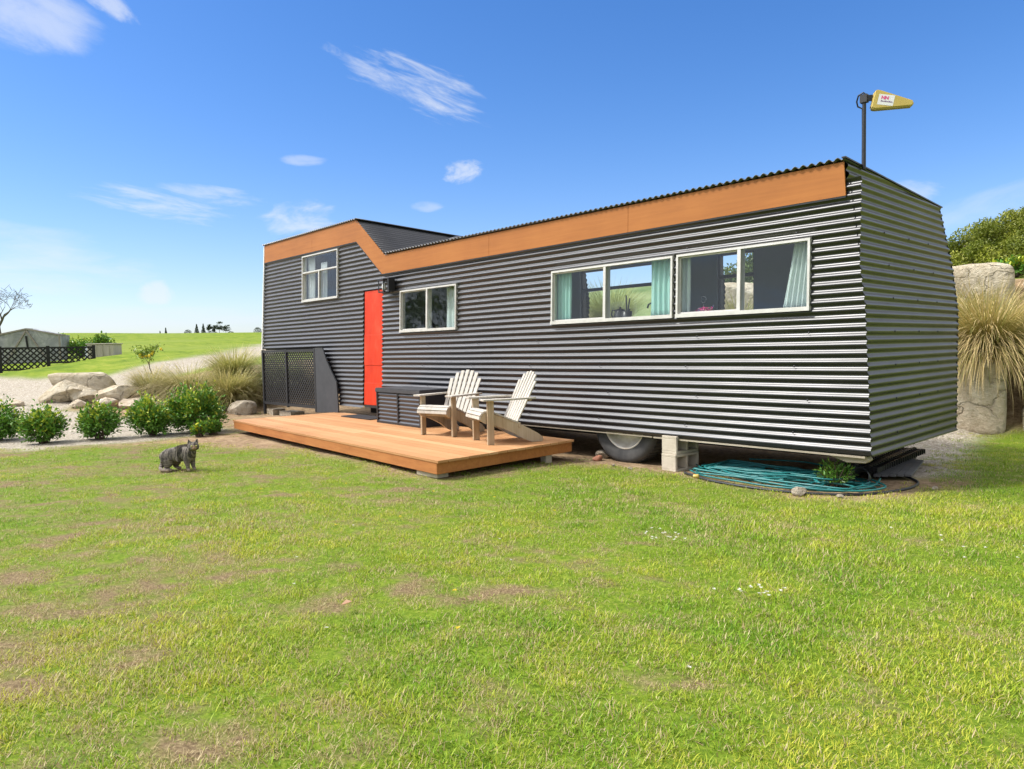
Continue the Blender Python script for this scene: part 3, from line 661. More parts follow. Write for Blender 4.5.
# red door of lapped sheets
dm = MB()
for z0, z1, o in ((.43, .80, .002), (.795, 1.10, .007), (1.095, 1.60, .0), (1.595, 2.34, .006)):
    dm.prism([(-8.165, z0), (-7.600, z0), (-7.600, z1), (-8.165, z1)], lambda x, z: FP(x, z, o), lambda x, z: FP(x, z, o + .03))
dr = dm.build('door', M['door'], house, .002)
db = MB(); db.prism([(-8.5, .40), (-7.57, .40), (-7.57, 2.4), (-8.5, 2.4)], lambda x, z: FP(x, z, .05), lambda x, z: FP(x, z, .07)); db.box((-8.14, -.005, .385), (-7.58, .06, .425))
db.build('door_frame', M['black'], house)
# wall lamp by the door
lp = MB(); b0 = Vector(FP(-7.33, 2.37, -.01))
lp.box(b0 + Vector((-.05, -.02, -.10)), b0 + Vector((.05, 0, .10))); lp.box(b0 + Vector((-.03, -.11, .055)), b0 + Vector((.03, -.02, .075)))
lp.box(b0 + Vector((-.17, -.16, .085)), b0 + Vector((.0, -.02, .105))); lp.box(b0 + Vector((-.16, -.15, -.11)), b0 + Vector((-.01, -.03, -.09)))
for dx in (-.16, -.025):
    for dy in (-.15, -.042): lp.box(b0 + Vector((dx, dy, -.09)), b0 + Vector((dx + .014, dy + .012, .085)))
lp.box(b0 + Vector((.06, -.12, -.09)), b0 + Vector((.10, -.0, .12)))
lo = lp.build('wall_lamp', M['black'], house)
MB().lathe([(.001, -.08), (.028, -.07), (.035, -.02), (.03, .03), (.015, .06), (.001, .065)], Matrix.Translation(b0 + Vector((-.085, -.09, 0))), 16).build('lamp_bulb', M['lampglass'], lo)
# wheel
wx, wz = -2.735, .425; WM = Matrix.Translation((wx, .12, wz)) @ Matrix.Rotation(PI / 2, 4, 'X')
ty = MB().lathe([(.285, -.0), (.30, .004), (.335, .018), (.39, .022), (.425, .012), (.444, -.012), (.452, -.04), (.453, -.13), (.452, -.22), (.44, -.25), (.39, -.27), (.29, -.25)], WM, 56)
whl = ty.build('wheel', M['tyre'], house)
tr = MB()
for k in range(56):
    a = 2 * PI * k / 56
    tr.box((.449, -.012, -.23), (.458, .012, -.03), WM @ Matrix.Rotation(a, 4, 'Z'))
tr.build('tread', M['tyre'], whl)
rim = MB().lathe([(.288, -.004), (.282, .006), (.268, .004), (.262, -.02), (.25, -.07), (.236, -.10), (.18, -.105), (.155, -.075), (.13, -.07)], WM, 48)
rim.build('rim', M['rim'], whl)
hb = MB().lathe([(.135, -.075), (.125, -.06), (.09, -.055), (.085, .0), (.07, .012), (.001, .014)], WM, 24)
for k in range(8):
    a = 2 * PI * k / 8; hb.lathe([(.016, -.075), (.016, -.05), (.001, -.05)], WM @ Matrix.Translation((.112 * math.cos(a), .112 * math.sin(a), .01)), 6)
hb.build('hub', M['hub'], whl)
# roof cowl
cw = MB().lathe([(.13, 0), (.13, .22), (.19, .235), (.20, .28), (.15, .34), (.06, .37), (.001, .375)], Matrix.Translation((-7.70, 1.75, 2.98)), 20)
cw.lathe([(.24, -.06), (.24, .0), (.13, .02)], Matrix.Translation((-7.70, 1.75, 2.98)), 20); cw.build('roof_cowl', M['black'], house)

# ------------------------------------------------------------------ lattice screen under the loft
scn = thing('lattice_screen', 'dark grey diamond lattice screen with solid side panel under the loft overhang', 'screen', (-12.03, -.05, 0))
def W2(o): return Matrix.Translation(-Vector(o))
def lattice(mb, a, b, z0, z1, y0, sp, w, th):
    """diagonal laths clipped to a rectangle in the xz plane"""
    Wd = b - a; H = z1 - z0
    for sgn, yo in ((1, y0), (-1, y0 + th)):
        c = -H
        while c < Wd:
            # line x = c + t, z = t  (t 0..H)
            t0 = max(0, -c); t1 = min(H, Wd - c)
            if t1 - t0 > .01:
                p = (a + c + t0 if sgn > 0 else b - c - t0, yo, z0 + t0); q = (a + c + t1 if sgn > 0 else b - c - t1, yo, z0 + t1)
                mb.bar(p, q, w, th, (0, 1, 0))
            c += sp
ox = -12.03
def rel(x): return x - ox
for a, b in ((-12.0, -10.98), (-10.92, -9.80)):
    lm = MB(); lattice(lm, rel(a) + .02, rel(b) - .02, .33, 1.36, .02, .086, .029, .007); lm.build('lattice_panel', M['lattice'], scn)
for x, z0 in ((-12.03, -.02), (-10.95, .26), (-9.77, .22)):
    MB().box((rel(x) - .028, -.005, z0), (rel(x) + .028, .045, 1.405)).build('post', M['lattice'], scn, .003)
rl = MB(); rl.box((.03, 0, 1.345), (2.23, .04, 1.395)); rl.box((.03, 0, .285), (2.23, .04, .335)); rl.build('rail', M['lattice'], scn)
poly = [(-9.74, .22), (-8.952, .262), (-8.955, .45), (-8.985, .79), (-9.13, .95), (-9.30, 1.15), (-9.46, 1.415), (-9.74, 1.415)]
MB().prism(poly, lambda x, z: (rel(x), .0, z), lambda x, z: (rel(x), .022, z)).build('side_panel', M['panel'], scn)
MB().box((.05, .03, -.05), (.35, .3, .18)).box((.5, .1, -.05), (1.0, .4, .15)).build('footing', M['stone'], scn)

# ------------------------------------------------------------------ deck
DZ = .25
deck = thing('deck', 'low orange-stained timber deck in front of the red door', 'deck', (-6.25, -1.0, 0))
C0, C1, C2, C3 = (-9.29, -1.78), (-3.185, -2.22), (-3.215, -.22), (-9.10, .06)
def dp(u, v, z, o=(-6.25, -1.0)):  # u along the boards, v from front to back
    a = (C0[0] + (C1[0] - C0[0]) * u, C0[1] + (C1[1] - C0[1]) * u); b = (C3[0] + (C2[0] - C3[0]) * u, C3[1] + (C2[1] - C3[1]) * u)
    return (a[0] + (b[0] - a[0]) * v - o[0], a[1] + (b[1] - a[1]) * v - o[1], z)
V = []; F = []; BR = []; nbd = 15
for k in range(nbd):
    v0 = k / nbd; v1 = (k + 1) / nbd - .0034; e0 = -.004; joints = [e0, 1.004] if k % 2 else [e0, .52 + .1 * ((k * 7) % 5 - 2) * .3, 1.004]
    for a, b in zip(joints[:-1], joints[1:]):
        dz = random.uniform(-.0012, .0012); b0 = len(V); g = .0004
        for z in (DZ - .024 + dz, DZ + dz): V += [dp(a + g, v0, z), dp(b - g, v0, z), dp(b - g, v1, z), dp(a + g, v1, z)]
        F += [(b0 + 4, b0 + 5, b0 + 6, b0 + 7), (b0 + 3, b0 + 2, b0 + 1, b0), (b0, b0 + 1, b0 + 5, b0 + 4), (b0 + 1, b0 + 2, b0 + 6, b0 + 5), (b0 + 2, b0 + 3, b0 + 7, b0 + 6), (b0 + 3, b0, b0 + 4, b0 + 7)]
        BR += [random.random()] * 8
obj('decking', np_mesh('decking', V, F, {'board': BR}), M['deck'], deck)
for nm, (u0, v0), (u1, v1) in (('edge_board', (.002, .009), (.998, .009)), ('edge_board', (.997, .012), (.997, .99)), ('edge_board', (.003, .012), (.003, .99))):
    p = Vector(dp(u0, v0, DZ - .082)); q = Vector(dp(u1, v1, DZ - .082)); MB().bar(p, q, .024, .112).build(nm, M['deck_side'], deck, .002)
bm_ = MB()
for u in np.linspace(.08, .93, 8): bm_.bar(dp(u, .03, DZ - .075), dp(u, .99, DZ - .075), .045, .09)
bm_.build('joists', M['dark_under'], deck)
MB().box((-3.60, -2.17, .06), (-3.25, -2.03, .112)).build('support_block', M['pale_wood'], None, .004)
sb_ = bpy.data.objects['support_block']; tag(sb_, 'pale timber offcut propping the near corner of the deck', 'wood block')
tag(MB().box((-3.36, -.62, .0), (-3.27, -.52, .11)).build('support_block', M['block'], None, .006), 'small grey block under the right-hand side of the deck', 'block')

# ------------------------------------------------------------------ storage box, doormat
bx = thing('storage_box', 'black ribbed storage box on the deck beside the red door', 'storage box', (-6.30, -.30, DZ))
W_, D_, H_ = 1.24, .52, .50
bd = MB(); bd.box((-W_ / 2 + .02, -D_ / 2 + .016, .02), (W_ / 2 - .02, D_ / 2 - .02, H_ - .02)); bd.build('body', M['black'], bx)
rp = []
for a, b in ((-W_ / 2 + .035, -.015), (.015, W_ / 2 - .035)): rp.append((a, b, .03, H_ - .045))
obj('ribbed_front', ribbed(rp, lambda u, z: (u, -D_ / 2 + .008 + .007 * math.cos(2 * PI * z / .057), z), 'ribbed_front'), M['corr'], bx)
fr = MB()
for x in (-W_ / 2, -.018, W_ / 2 - .036): fr.box((x, -D_ / 2 - .006, 0), (x + .036, -D_ / 2 + .03, H_ - .04))
fr.box((-W_ / 2 + .036, -D_ / 2 - .004, 0), (W_ / 2 - .036, -D_ / 2 + .03, .035)); fr.box((W_ / 2 - .03, -D_ / 2 + .03, 0), (W_ / 2, D_ / 2, H_ - .04)); fr.box((-W_ / 2, -D_ / 2 + .03, 0), (-W_ / 2 + .03, D_ / 2, H_ - .04))
fr.build('frame', M['black'], bx, .003)
MB().box((-W_ / 2 - .012, -D_ / 2 - .016, H_ - .04), (W_ / 2 + .012, D_ / 2, H_ + .025)).build('lid', M['panel'], bx, .008, 2)
bx.rotation_euler.z = R(-3.5)
dm_ = MB().box((-.48, -.17, 0), (.48, .17, .014)).build('doormat', M['mat'], None, .005); dm_.location = (-7.78, -.235, DZ + .002); dm_.rotation_euler.z = R(-2)
tag(dm_, 'thin charcoal doormat on the deck below the red door', 'doormat')

# ------------------------------------------------------------------ adirondack chairs
def make_chair(label):
    t = thing('garden_chair', label, 'chair', group='wooden slatted garden chairs on the deck')
    W = .25
    for s in (-1, 1): MB().box((s * W - .016 + s * .018, 0.0, 0), (s * W + .016 + s * .018, .088, .525)).build('leg', M['chairleg'], t, .004)
    for s in (-1, 1):   # curved side rails: seat at the front, resting on the deck at the rear
        top = [(-.075, .33), (-.06, .372), (-.02, .388), (.06, .378), (.2, .325), (.36, .262), (.48, .215), (.60, .158), (.70, .105), (.765, .055), (.775, .018)]
        bot = [(.755, .0), (.62, .0), (.50, .045), (.36, .125), (.22, .185), (.08, .235), (-.02, .255), (-.07, .285)]
        x = s * (W - .02); MB().prism(top + bot, lambda y, z: (x - .014, y, z), lambda y, z: (x + .014, y, z)).build('side_rail', M['chairleg'] if s > 0 else M['chair'], t)  # right rail takes the darker wood, its shade put into the colour
    seat = MB(); prof = [(-.092, .30), (-.085, .345), (-.055, .385), (-.01, .402), (.05, .398), (.11, .376), (.17, .352), (.23, .327), (.29, .302), (.35, .278), (.41, .254)]
    for i in range(len(prof) - 1):
        p, q = Vector((0, *prof[i])), Vector((0, *prof[i + 1])); d = (q - p).normalized(); seat.bar(p + d * .004, q - d * .004, .024, 2 * W + .012, (1, 0, 0)) if False else seat.add(
            [(sx * (W + .006), c.y + nn * -d.z * .011, c.z + nn * d.y * .011) for c in (p + d * .004, q - d * .004) for nn in (-1, 1) for sx in (-1, 1)], [(0, 1, 3, 2), (4, 6, 7, 5), (0, 4, 5, 1), (2, 3, 7, 6), (0, 2, 6, 4), (1, 5, 7, 3)])
    seat.build('seat', M['chair'], t, .002)
    back = MB(); y0, z0, yt = .425, .235, .30
    for i in range(7):
        k = i - 3; xb = k * .068; xt = k * .084; L = .70 - .011 * k * k - (.03 if abs(k) == 3 else 0)
        d = Vector((xt - xb, .315, .60)); d = d.normalized(); p = Vector((xb, y0 - .012 + .0, z0)); q = p + d * L
        wd = Vector((1, 0, 0)); nn = Vector((0, -d.z, d.y)).normalized()
        vs = [c + wd * a * .029 + nn * b * .009 for c in (p, q) for a, b in ((-1, -1), (1, -1), (1, 1), (-1, 1))]
        back.add(vs, [(3, 2, 1, 0), (4, 5, 6, 7), (0, 1, 5, 4), (1, 2, 6, 5), (2, 3, 7, 6), (3, 0, 4, 7)])
    back.build('backrest', M['chair'], t, .003)
    sp = MB(); sp.box((-.29, .575, .505), (.29, .60, .55)); sp.box((-W - .01, .43, .185), (W + .01, .455, .245)); sp.box((-W - .02, .02, .26), (W + .02, .04, .33)); sp.build('brace', M['chairleg'], t, .002)
    for s in (-1, 1):
        pa = [(s * .215, -.07), (s * .34, -.07), (s * .345, .1), (s * .325, .45), (s * .30, .66), (s * .255, .66), (s * .25, .45), (s * .215, .15)]
        MB().prism(pa, lambda x, y: (x, y, .526), lambda x, y: (x, y, .548)).build('armrest', M['chair'], t, .003)
    return t
ca = make_chair('weathered slatted garden chair next to the storage box, facing the lawn'); ca.location = (-4.72, -.99, DZ + .001); ca.rotation_euler.z = R(11.5); ca.scale = (.95, .89, .94); ca.location.x -= .06; ca.location.y -= .03
def copy_tree(o, parent=None):
    c = o.copy(); COL.objects.link(c); c.parent = parent
    for chd in o.children: copy_tree(chd, c)
    return c
cb = copy_tree(ca); cb['label'] = 'weathered slatted garden chair at the deck corner, turned side-on'; cb.location = (-3.86, -1.09, DZ + .001); cb.rotation_euler.z = R(-21.5)

# ------------------------------------------------------------------ curtains and things behind the glass
def curtain(x0, x1, z0, z1, y, mat, label, folds, top=None, amp=.018):
    n = folds * 8; V = []; F = []; rows = 6; tx0, tx1 = top if top else (x0, x1)
    for i in range(n + 1):
        u = i / n
        for j in range(rows + 1):
            v = j / rows; a = x0 + (x1 - x0) * u; b = tx0 + (tx1 - tx0) * u
            V.append((a + (b - a) * v, y + .03 * v + amp * math.sin(2 * PI * folds * u + .7 * math.sin(3 * v)) * (1 - .3 * v), z0 + (z1 - z0) * v))
    m = rows + 1; F = [(i * m + j, (i + 1) * m + j, (i + 1) * m + j + 1, i * m + j + 1) for i in range(n) for j in range(rows)]
    o = obj('curtain', np_mesh('curtain', V, F, smooth=True), mat); md = o.modifiers.new('thick', 'SOLIDIFY'); md.thickness = .003
    return tag(o, label, 'curtain')
curtain(-3.80, -3.55, 1.60, 2.30, .15, M['teal_cloth'], 'narrow teal curtain at the end of the window nearer the small two-pane window', 4)
curtain(-2.37, -2.10, 1.60, 2.30, .15, M['teal_cloth'], 'teal curtain beside the post between the two big windows', 4)
curtain(-2.03, -1.87, 1.60, 2.30, .15, M['pale_cloth'], 'thin pale grey curtain above the flower basket', 2)
curtain(-.86, -.60, 1.60, 2.30, .15, M['pale_cloth'], 'pale mint curtain swept back nearest the end wall', 5, (-.74, -.56))
curtain(-6.13, -5.70, 1.55, 2.30, .22, M['pale_cloth'], 'pale curtain in the small two-pane window beside the door', 4)
curtain(-10.36, -10.08, 2.25, 3.14, .17, M['white_cloth'], 'white curtain at the left edge of the loft window', 4)
curtain(-9.86, -9.62, 2.25, 3.0, .17, M['white_cloth'], 'white curtain behind the middle bar of the loft window', 3)
ob = thing('flower_basket', 'small basket of pink flowers behind the window glass', 'basket', (-1.76, .24, 1.60))
bk = MB().lathe([(.05, 0), (.075, .05), (.07, .055), (.001, .03)], None, 14); bk.build('basket', M['chairleg'], ob)
Vc = rng.normal(size=(60, 3)) * np.array([.045, .03, .02]) + np.array([0, 0, .075]); cc = np.where(rng.random((60, 1)) < .45, np.array([[.75, .06, .28]]), np.where(rng.random((60, 1)) < .5, np.array([[.8, .5, .55]]), np.array([[.3, .2, .5]])))
V, F, C = leaves(Vc, rdir(60), rdir(60), np.full(60, .035), np.full(60, .03), cc); obj('flowers', np_mesh('flowers', V, F, {'col': C}), M['leaf'], ob)['kind'] = 'stuff'
MB().tube([(.0 + .032 * math.cos(a), 0, .19 + .032 * math.sin(a)) for a in np.linspace(0, 2 * PI, 20)], .006, 6).tube([(0, 0, .05), (0, 0, .16)], .004, 6).build('ring_ornament', M['panel'], ob)
kt = thing('kettle', 'black kettle silhouetted behind the teal-curtained window', 'kettle', (-3.0, .42, 1.60))
MB().lathe([(.085, 0), (.09, .02), (.07, .13), (.05, .16), (.015, .17), (.012, .19), (.001, .192)], None, 20).tube([(.07, 0, .10), (.12, 0, .13), (.14, 0, .16)], [.016, .012, .01], 8).build('body', M['plastic'], kt)
MB().tube([(-.06, 0, .15), (-.12, 0, .16), (-.14, 0, .10), (-.08, 0, .04)], .009, 8).build('handle', M['plastic'], kt)
tp = thing('tap', 'curved kitchen tap seen through the teal-curtained window', 'tap', (-2.55, .5, 1.60))
MB().tube([(0, 0, 0), (0, 0, .16), (-.02, 0, .20), (-.06, 0, .215), (-.10, 0, .20), (-.115, 0, .16)], .011, 8).lathe([(.03, 0), (.03, .015), (.012, .02)], None, 14).build('spout', M['panel'], tp)
MB().bar((.01, 0, .06), (.06, 0, .085), .012, .01).build('lever', M['panel'], tp)
pt = MB().lathe([(.05, 0), (.065, .13), (.06, .13), (.001, .10)], Matrix.Translation((-2.86, .36, 1.60)), 16).tube([(-2.86, .36, 1.70), (-2.865, .36, 1.92)], .008, 6).tube([(-2.85, .36, 1.70), (-2.82, .37, 1.88)], .008, 6)
tag(pt.build('utensil_pot', M['plastic']), 'black pot of cooking utensils behind the window mullion', 'pot')

# ------------------------------------------------------------------ antenna on its mast
an = thing('roof_antenna', 'yellowed wedge antenna with white sticker on a black mast above the roof', 'antenna', (-.215, .40, 2.86))
MB().tube([(0, 0, 0), (0, 0, .66)], .0165, 10).build('mast', M['black'], an)
hd = MB(); hd.box((-.03, -.025, .585), (.03, .025, .655)); hd.bar((.02, 0, .62), (.06, .03, .62), .02, .05); hd.build('clamp', M['lattice'], an)
MB().tube([(.03, 0, .64), (0, -.02, .67), (-.045, -.015, .655), (-.065, 0, .61), (-.055, 0, .565), (-.02, .015, .54), (-.018, .012, .3), (-.018, .01, .05)], .0075, 6).build('cable', M['plastic'], an)
AR = Matrix.Translation((.055, .03, .60)) @ Matrix.Rotation(R(30), 4, 'Z') @ Matrix.Rotation(R(13), 4, 'Y') @ Matrix.Scale(.86, 4)
prof = [(0, -.085), (.025, -.098), (.05, -.098), (.37, -.03), (.385, -.02), (.388, .0), (.385, .02), (.37, .03), (.05, .098), (.025, .098), (0, .085)]
MB().prism(prof, lambda x, z: AR @ Vector((x, -.045, z)), lambda x, z: AR @ Vector((x, .045, z))).build('radome', M['antenna'], an, .01, 3)
st_ = MB(); st_.add([AR @ Vector(v) for v in ((.05, -.0462, -.05), (.20, -.0462, -.05), (.20, -.0462, .055), (.05, -.0462, .055))], [(0, 1, 2, 3)]); sk = st_.build('sticker', M['sticker'], an)
def text(body, size, x, z, mat, parent, bold=.0):
    cu = bpy.data.curves.new('lettering', 'FONT'); cu.body = body; cu.size = size; cu.offset = bold; cu.extrude = .0004
    o = bpy.data.objects.new('lettering', cu); link(o)
    dg = bpy.context.evaluated_depsgraph_get(); me = bpy.data.meshes.new_from_object(o.evaluated_get(dg)); bpy.data.objects.remove(o)
    o = obj('lettering', me, mat, parent); o.matrix_local = AR @ Matrix.Translation((x, -.0475, z)) @ Matrix.Rotation(PI / 2, 4, 'X'); return o
text('NN', .046, .075, .008, M['pink'], sk, .0015)
sq = MB()
for k in range(9): sq.box((.078 + k * .0125, -.0478, -.018), (.087 + k * .0125, -.0466, -.009 + .004 * (k % 3 == 0)))
o = sq.build('small_print', M['purple'], sk); o.matrix_local = AR

# ------------------------------------------------------------------ blocks, hoses and oddments under the house
def cinder(loc, rz, label):
    X, Y, Z = .19, .39, .19; t_ = .03; me = bmesh.new()
    b = MB(); b.box((0, 0, 0), (X, Y, t_)); b.box((0, 0, Z - t_), (X, Y, Z)); b.box((0, 0, t_), (X, t_, Z - t_)); b.box((0, Y - t_, t_), (X, Y, Z - t_)); b.box((0, Y / 2 - t_ / 2, t_), (X, Y / 2 + t_ / 2, Z - t_)); b.box((.02, t_, t_), (.04, Y / 2 - t_ / 2, Z - t_))
    b.box((.02, Y / 2 + t_ / 2, t_), (.04, Y - t_, Z - t_))
    mm = b.mesh('concrete_block', .004); o = obj('concrete_block', mm, M['block']); o.location = loc; o.rotation_euler.z = rz
    return tag(o, label, 'concrete block', 'hollow concrete blocks under the house')
cinder((-2.115, -.035, -.02), R(-5), 'hollow concrete block resting on the ground beside the wheel')
cinder((-2.118, -.022, .171), R(-3), 'hollow concrete block stacked on top, directly under the house')
def wob(n, f, j): return [Vector(f(t)) + Vector(rng.normal(size=3) * np.array([j, j, j * .3])) for t in np.linspace(0, 1, n)]
hs = MB(); pts = []
for k in range(17):
    cx = -1.08 + rng.normal(0, .24); cy = .18 + rng.normal(0, .15); rx = rng.uniform(.3, .95); ry = rng.uniform(.08, .42); ph = rng.uniform(0, 6.28); hz = .012 + .0045 * k
    m = 22 + int(rng.integers(-4, 4))
    for i in range(m):
        a = ph + 2 * PI * i / 22
        x = cx + rx * math.cos(a) + .05 * math.sin(3 * a + k); y = cy + ry * math.sin(a) + .025 * math.sin(2 * a + k * 2)
        x += rng.normal(0, .03); y += rng.normal(0, .022)
        pts.append(Vector((min(max(x, -1.80 + .015 * k), -.12), max(min(y, .62), -.30 + .008 * k), hz + .012 * math.sin(2 * a + k))))
def smooth_path(P, sub=2):
    out = []
    for i in range(len(P) - 1):
        p0, p1, p2, p3 = P[max(i - 1, 0)], P[i], P[i + 1], P[min(i + 2, len(P) - 1)]
        for s in range(sub):
            t = s / sub; out.append(.5 * ((2 * p1) + (p2 - p0) * t + (2 * p0 - 5 * p1 + 4 * p2 - p3) * t * t + (3 * p1 - p0 - 3 * p2 + p3) * t ** 3))
    return out + [P[-1]]
hs.tube(smooth_path(pts, 3), .0088, 7)
for P_ in (((-1.75, -.05, .03), (-1.5, -.22, .03), (-1.1, -.30, .035), (-.7, -.33, .035), (-.3, -.2, .04), (-.05, .1, .05), (-.1, .5, .06)), ((-1.9, .3, .03), (-1.6, .0, .05), (-1.2, -.1, .06), (-.8, .1, .09), (-.5, .45, .1), (-.9, .75, .1), (-1.5, .7, .08)), ((-.9, -.25, .05), (-.4, -.28, .05), (-.05, -.12, .05), (.05, .2, .05), (-.15, .42, .06))): hs.tube(smooth_path([Vector(p) for p in P_], 6), .0088, 7)
tag(hs.build('garden_hose', M['hose']), 'tangled coils of teal garden hose under the house', 'hose')
bp = MB().tube(smooth_path([Vector(p) for p in ((-1.75, -.16, .02), (-1.3, -.38, .022), (-.8, -.44, .022), (-.35, -.33, .018), (-.02, -.05, .016), (.15, .4, .015), (.12, .8, .012), (-.1, 1.1, .01))], 8), .0125, 8)
tag(bp.build('irrigation_pipe', M['pipe']), 'black irrigation pipe curving along the lawn edge round the hose', 'pipe')
tyv = MB(); 
for i in range(7): tyv.bar((-.58 + i * .06, .75, .03 + .06), (-.68 + i * .06, 2.35, .03 + .06), .012, .045)
for j in range(22):
    y = .78 + j * .073; tyv.bar((-.585 - .06 * (y - .75) / 1.6, y, .09), (-.215 - .06 * (y - .75) / 1.6, y, .09), .012, .05)
    for i in range(3): tyv.box((-.56 + .13 * i - .0625 * (y - .75), y - .018, .0), (-.53 + .13 * i - .0625 * (y - .75), y + .018, .128))
tag(tyv.build('drainage_grid', M['plastic']), 'black plastic drainage grid on the ground under the house corner', 'grid')
sl = MB()
for i in range(5): sl.bar((-.21 + .052 * i, .72 + .05 * i, .045), (-.44 + .06 * i, 2.0 - .02 * i, .04), .055, .02)
tag(sl.build('weathered_board', M['slate']), 'grey weathered ribbed board lying beside the plastic grid', 'board')
tag(MB().lathe([(.075, 0), (.095, .12), (.09, .125), (.07, .01)], Matrix.Translation((-.22, .42, .05)) @ Matrix.Rotation(R(70), 4, 'X'), 18).build('plant_pot', M['pipe']), 'dark plastic pot tipped over behind the weed', 'pot')
tag(MB().lathe([(.02, 0), (.02, .05), (.001, .055)], Matrix.Translation((-1.47, -.42, .05)) @ Matrix.Rotation(R(80), 4, 'Y'), 10).build('hose_fitting', M['antenna']), 'small yellow hose fitting lying at the lawn edge', 'hose fitting')
def rockmesh(name, size, seed, power=2.6, sub=4, amp=.12, cuts=6):
    bm = bmesh.new(); bmesh.ops.create_icosphere(bm, subdivisions=sub, radius=1)
    rr = random.Random(seed); pls = []
    for _ in range(cuts):
        d = Vector((rr.uniform(-1, 1), rr.uniform(-1, 1), rr.uniform(-.7, 1))).normalized(); pls.append((d, rr.uniform(.62, .9)))
    for v in bm.verts:
        p = v.co.normalized(); k = (abs(p.x) ** power + abs(p.y) ** power + abs(p.z) ** power) ** (-1 / power); p = p * k
        for d, h in pls:
            e = p.dot(d) - h
            if e > 0: p -= d * e * .985
        q = p * 1.4 + Vector((seed * 3.1, seed * 1.7, -seed))
        p += v.co.normalized() * (mnoise.fractal(q, 1., 2., 5) * amp * .75 + mnoise.noise(q * 6) * amp * .2 - max(0, .14 - abs(mnoise.noise(q * 1.1 + Vector((7, 3, 1))))) * amp * 2.2)
        v.co = Vector((p.x * size[0] / 2, p.y * size[1] / 2, p.z * size[2] / 2))
    me = bpy.data.meshes.new(name); bm.to_mesh(me); bm.free(); me.polygons.foreach_set('use_smooth', [True] * len(me.polygons))
    if hasattr(me, 'set_sharp_from_angle'): me.set_sharp_from_angle(angle=R(38))
    return me
def rock(name, loc, size, seed, label, mat='rock', rz=0, rx=0, ry=0, cat='boulder', group=None, **k):
    o = obj(name, rockmesh(name, size, seed, **k), M[mat]); o.location = loc; o.rotation_euler = (rx, ry, rz); return tag(o, label, cat, group)
for i, (x, y, s, m_, lb) in enumerate([(-.42, -.44, .13, 'stone', 'yellowish fist-sized stone against the black pipe'), (-.12, -.33, .06, 'stone', 'small pale stone on the dirt right of the yellowish stone'), (-3.03, .0, .13, 'brick', 'reddish broken brick between the deck and the wheel'), (-2.62, -.22, .05, 'stone', 'tiny pale stone below the tyre'), (-2.35, -.27, .055, 'stone', 'tiny pale stone between tyre and concrete blocks'), (-3.12, .22, .2, 'stone', 'grey-brown rock in the shade behind the broken brick'), (.33, .55, .07, 'stone', 'small flat stone on bare soil off the house corner')]):
    rock('stone', (x, y, terr(x, y) + s * .22), (s, s * .8, s * .62), 40 + i, lb, m_, i * .8, cat='stone', sub=3)

# ------------------------------------------------------------------ boulders
rock('boulder', (-16.25, -2.85, .56), (1.05, .55, .48), 3, 'leaning pale boulder at the left end of the rock pile', rz=.75, ry=-.3, power=3.6, sub=5, cuts=9, amp=.09)
rock('boulder', (-15.92, -2.5, .50), (.66, .5, .44), 5, 'rounded boulder wedged in the middle of the rock pile', rz=.9, ry=-.2, power=3.2, sub=5, cuts=8, amp=.09)
rock('boulder', (-15.45, -2.0, .47), (1.05, .55, .44), 8, 'long pale boulder at the front right of the rock pile', rz=.80, power=4.5, sub=5, amp=.07, cuts=9)
rock('boulder', (-16.95, -2.25, .60), (1.6, .75, .76), 12, 'large flat-topped slab standing at the back of the rock pile', rz=.78, power=8, sub=5, amp=.05, cuts=4)
for i, (x, y, s, lb) in enumerate([(-14.85, -2.3, .42, 'low pink-tan rock at the foot of the long boulder'), (-14.35, -1.85, .46, 'low rock half hidden behind the rounded bushes'), (-15.35, -2.75, .3, 'small rock on the gravel in front of the pile'), (-16.5, -3.7, .26, 'small dark rock on the gravel at the left of the pile')]):
    rock('boulder', (x, y, terr(x, y) + s * .2), (s * 1.5, s, s * .75), 60 + i, lb, 'rockpink', i * 1.1, sub=4)
rock('boulder', (-12.35, -.42, .20), (.62, .4, .32), 31, 'squat mossy rock below the tussock beside the deck', 'stone', .6, power=4)
# rock wall behind the house
rock('rock_slab', (-.60, 5.32, .49), (.84, .5, 1.06), 71, 'tall upright pale rock slab beyond the end of the house', 'rockpink', R(14), power=10, amp=.035, cuts=2, sub=5, cat='rock')
rock('rock_slab', (.40, 5.50, .44), (.82, .5, 1.05), 73, 'pale rock slab at the right edge of the photo', 'rock', R(12), power=8, amp=.04, cuts=2, sub=5, cat='rock')
rock('rock_slab', (-1.25, 7.6, 2.10), (1.35, .8, .92), 75, 'long weathered rock topping the bank behind the big tussock', 'rock', R(12), power=7, amp=.07, cuts=4, sub=5, cat='rock')
rock('rock_slab', (-.15, 8.15, 2.16), (.95, .9, 1.02), 77, 'rounded rock on top of the bank at the right edge', 'rock', R(30), power=4, amp=.08, cuts=3, sub=5, cat='rock')
rock('rock_slab', (-4.95, 6.7, 2.12), (1.7, .8, .85), 79, 'pale bank rock seen through the right-hand windows', 'rockpink', R(8), power=6, amp=.06, cuts=4, sub=5, cat='rock')
for i, (x, y, z, sx, sz, lb) in enumerate([(-2.3, 5.55, .55, 1.5, 1.1, 'rock block of the bank hidden behind the house end'), (-4.3, 5.4, .5, 1.8, 1.1, 'rock block of the bank behind the middle of the house'), (-9.2, 6.9, 1.7, 1.6, .9, 'pale rock on the bank behind the teal-curtained window')]):
    rock('rock_slab', (x, y, z), (sx, .8, sz), 81 + i, lb, 'rock', .1 * i, power=7, amp=.05, cuts=3, cat='rock')

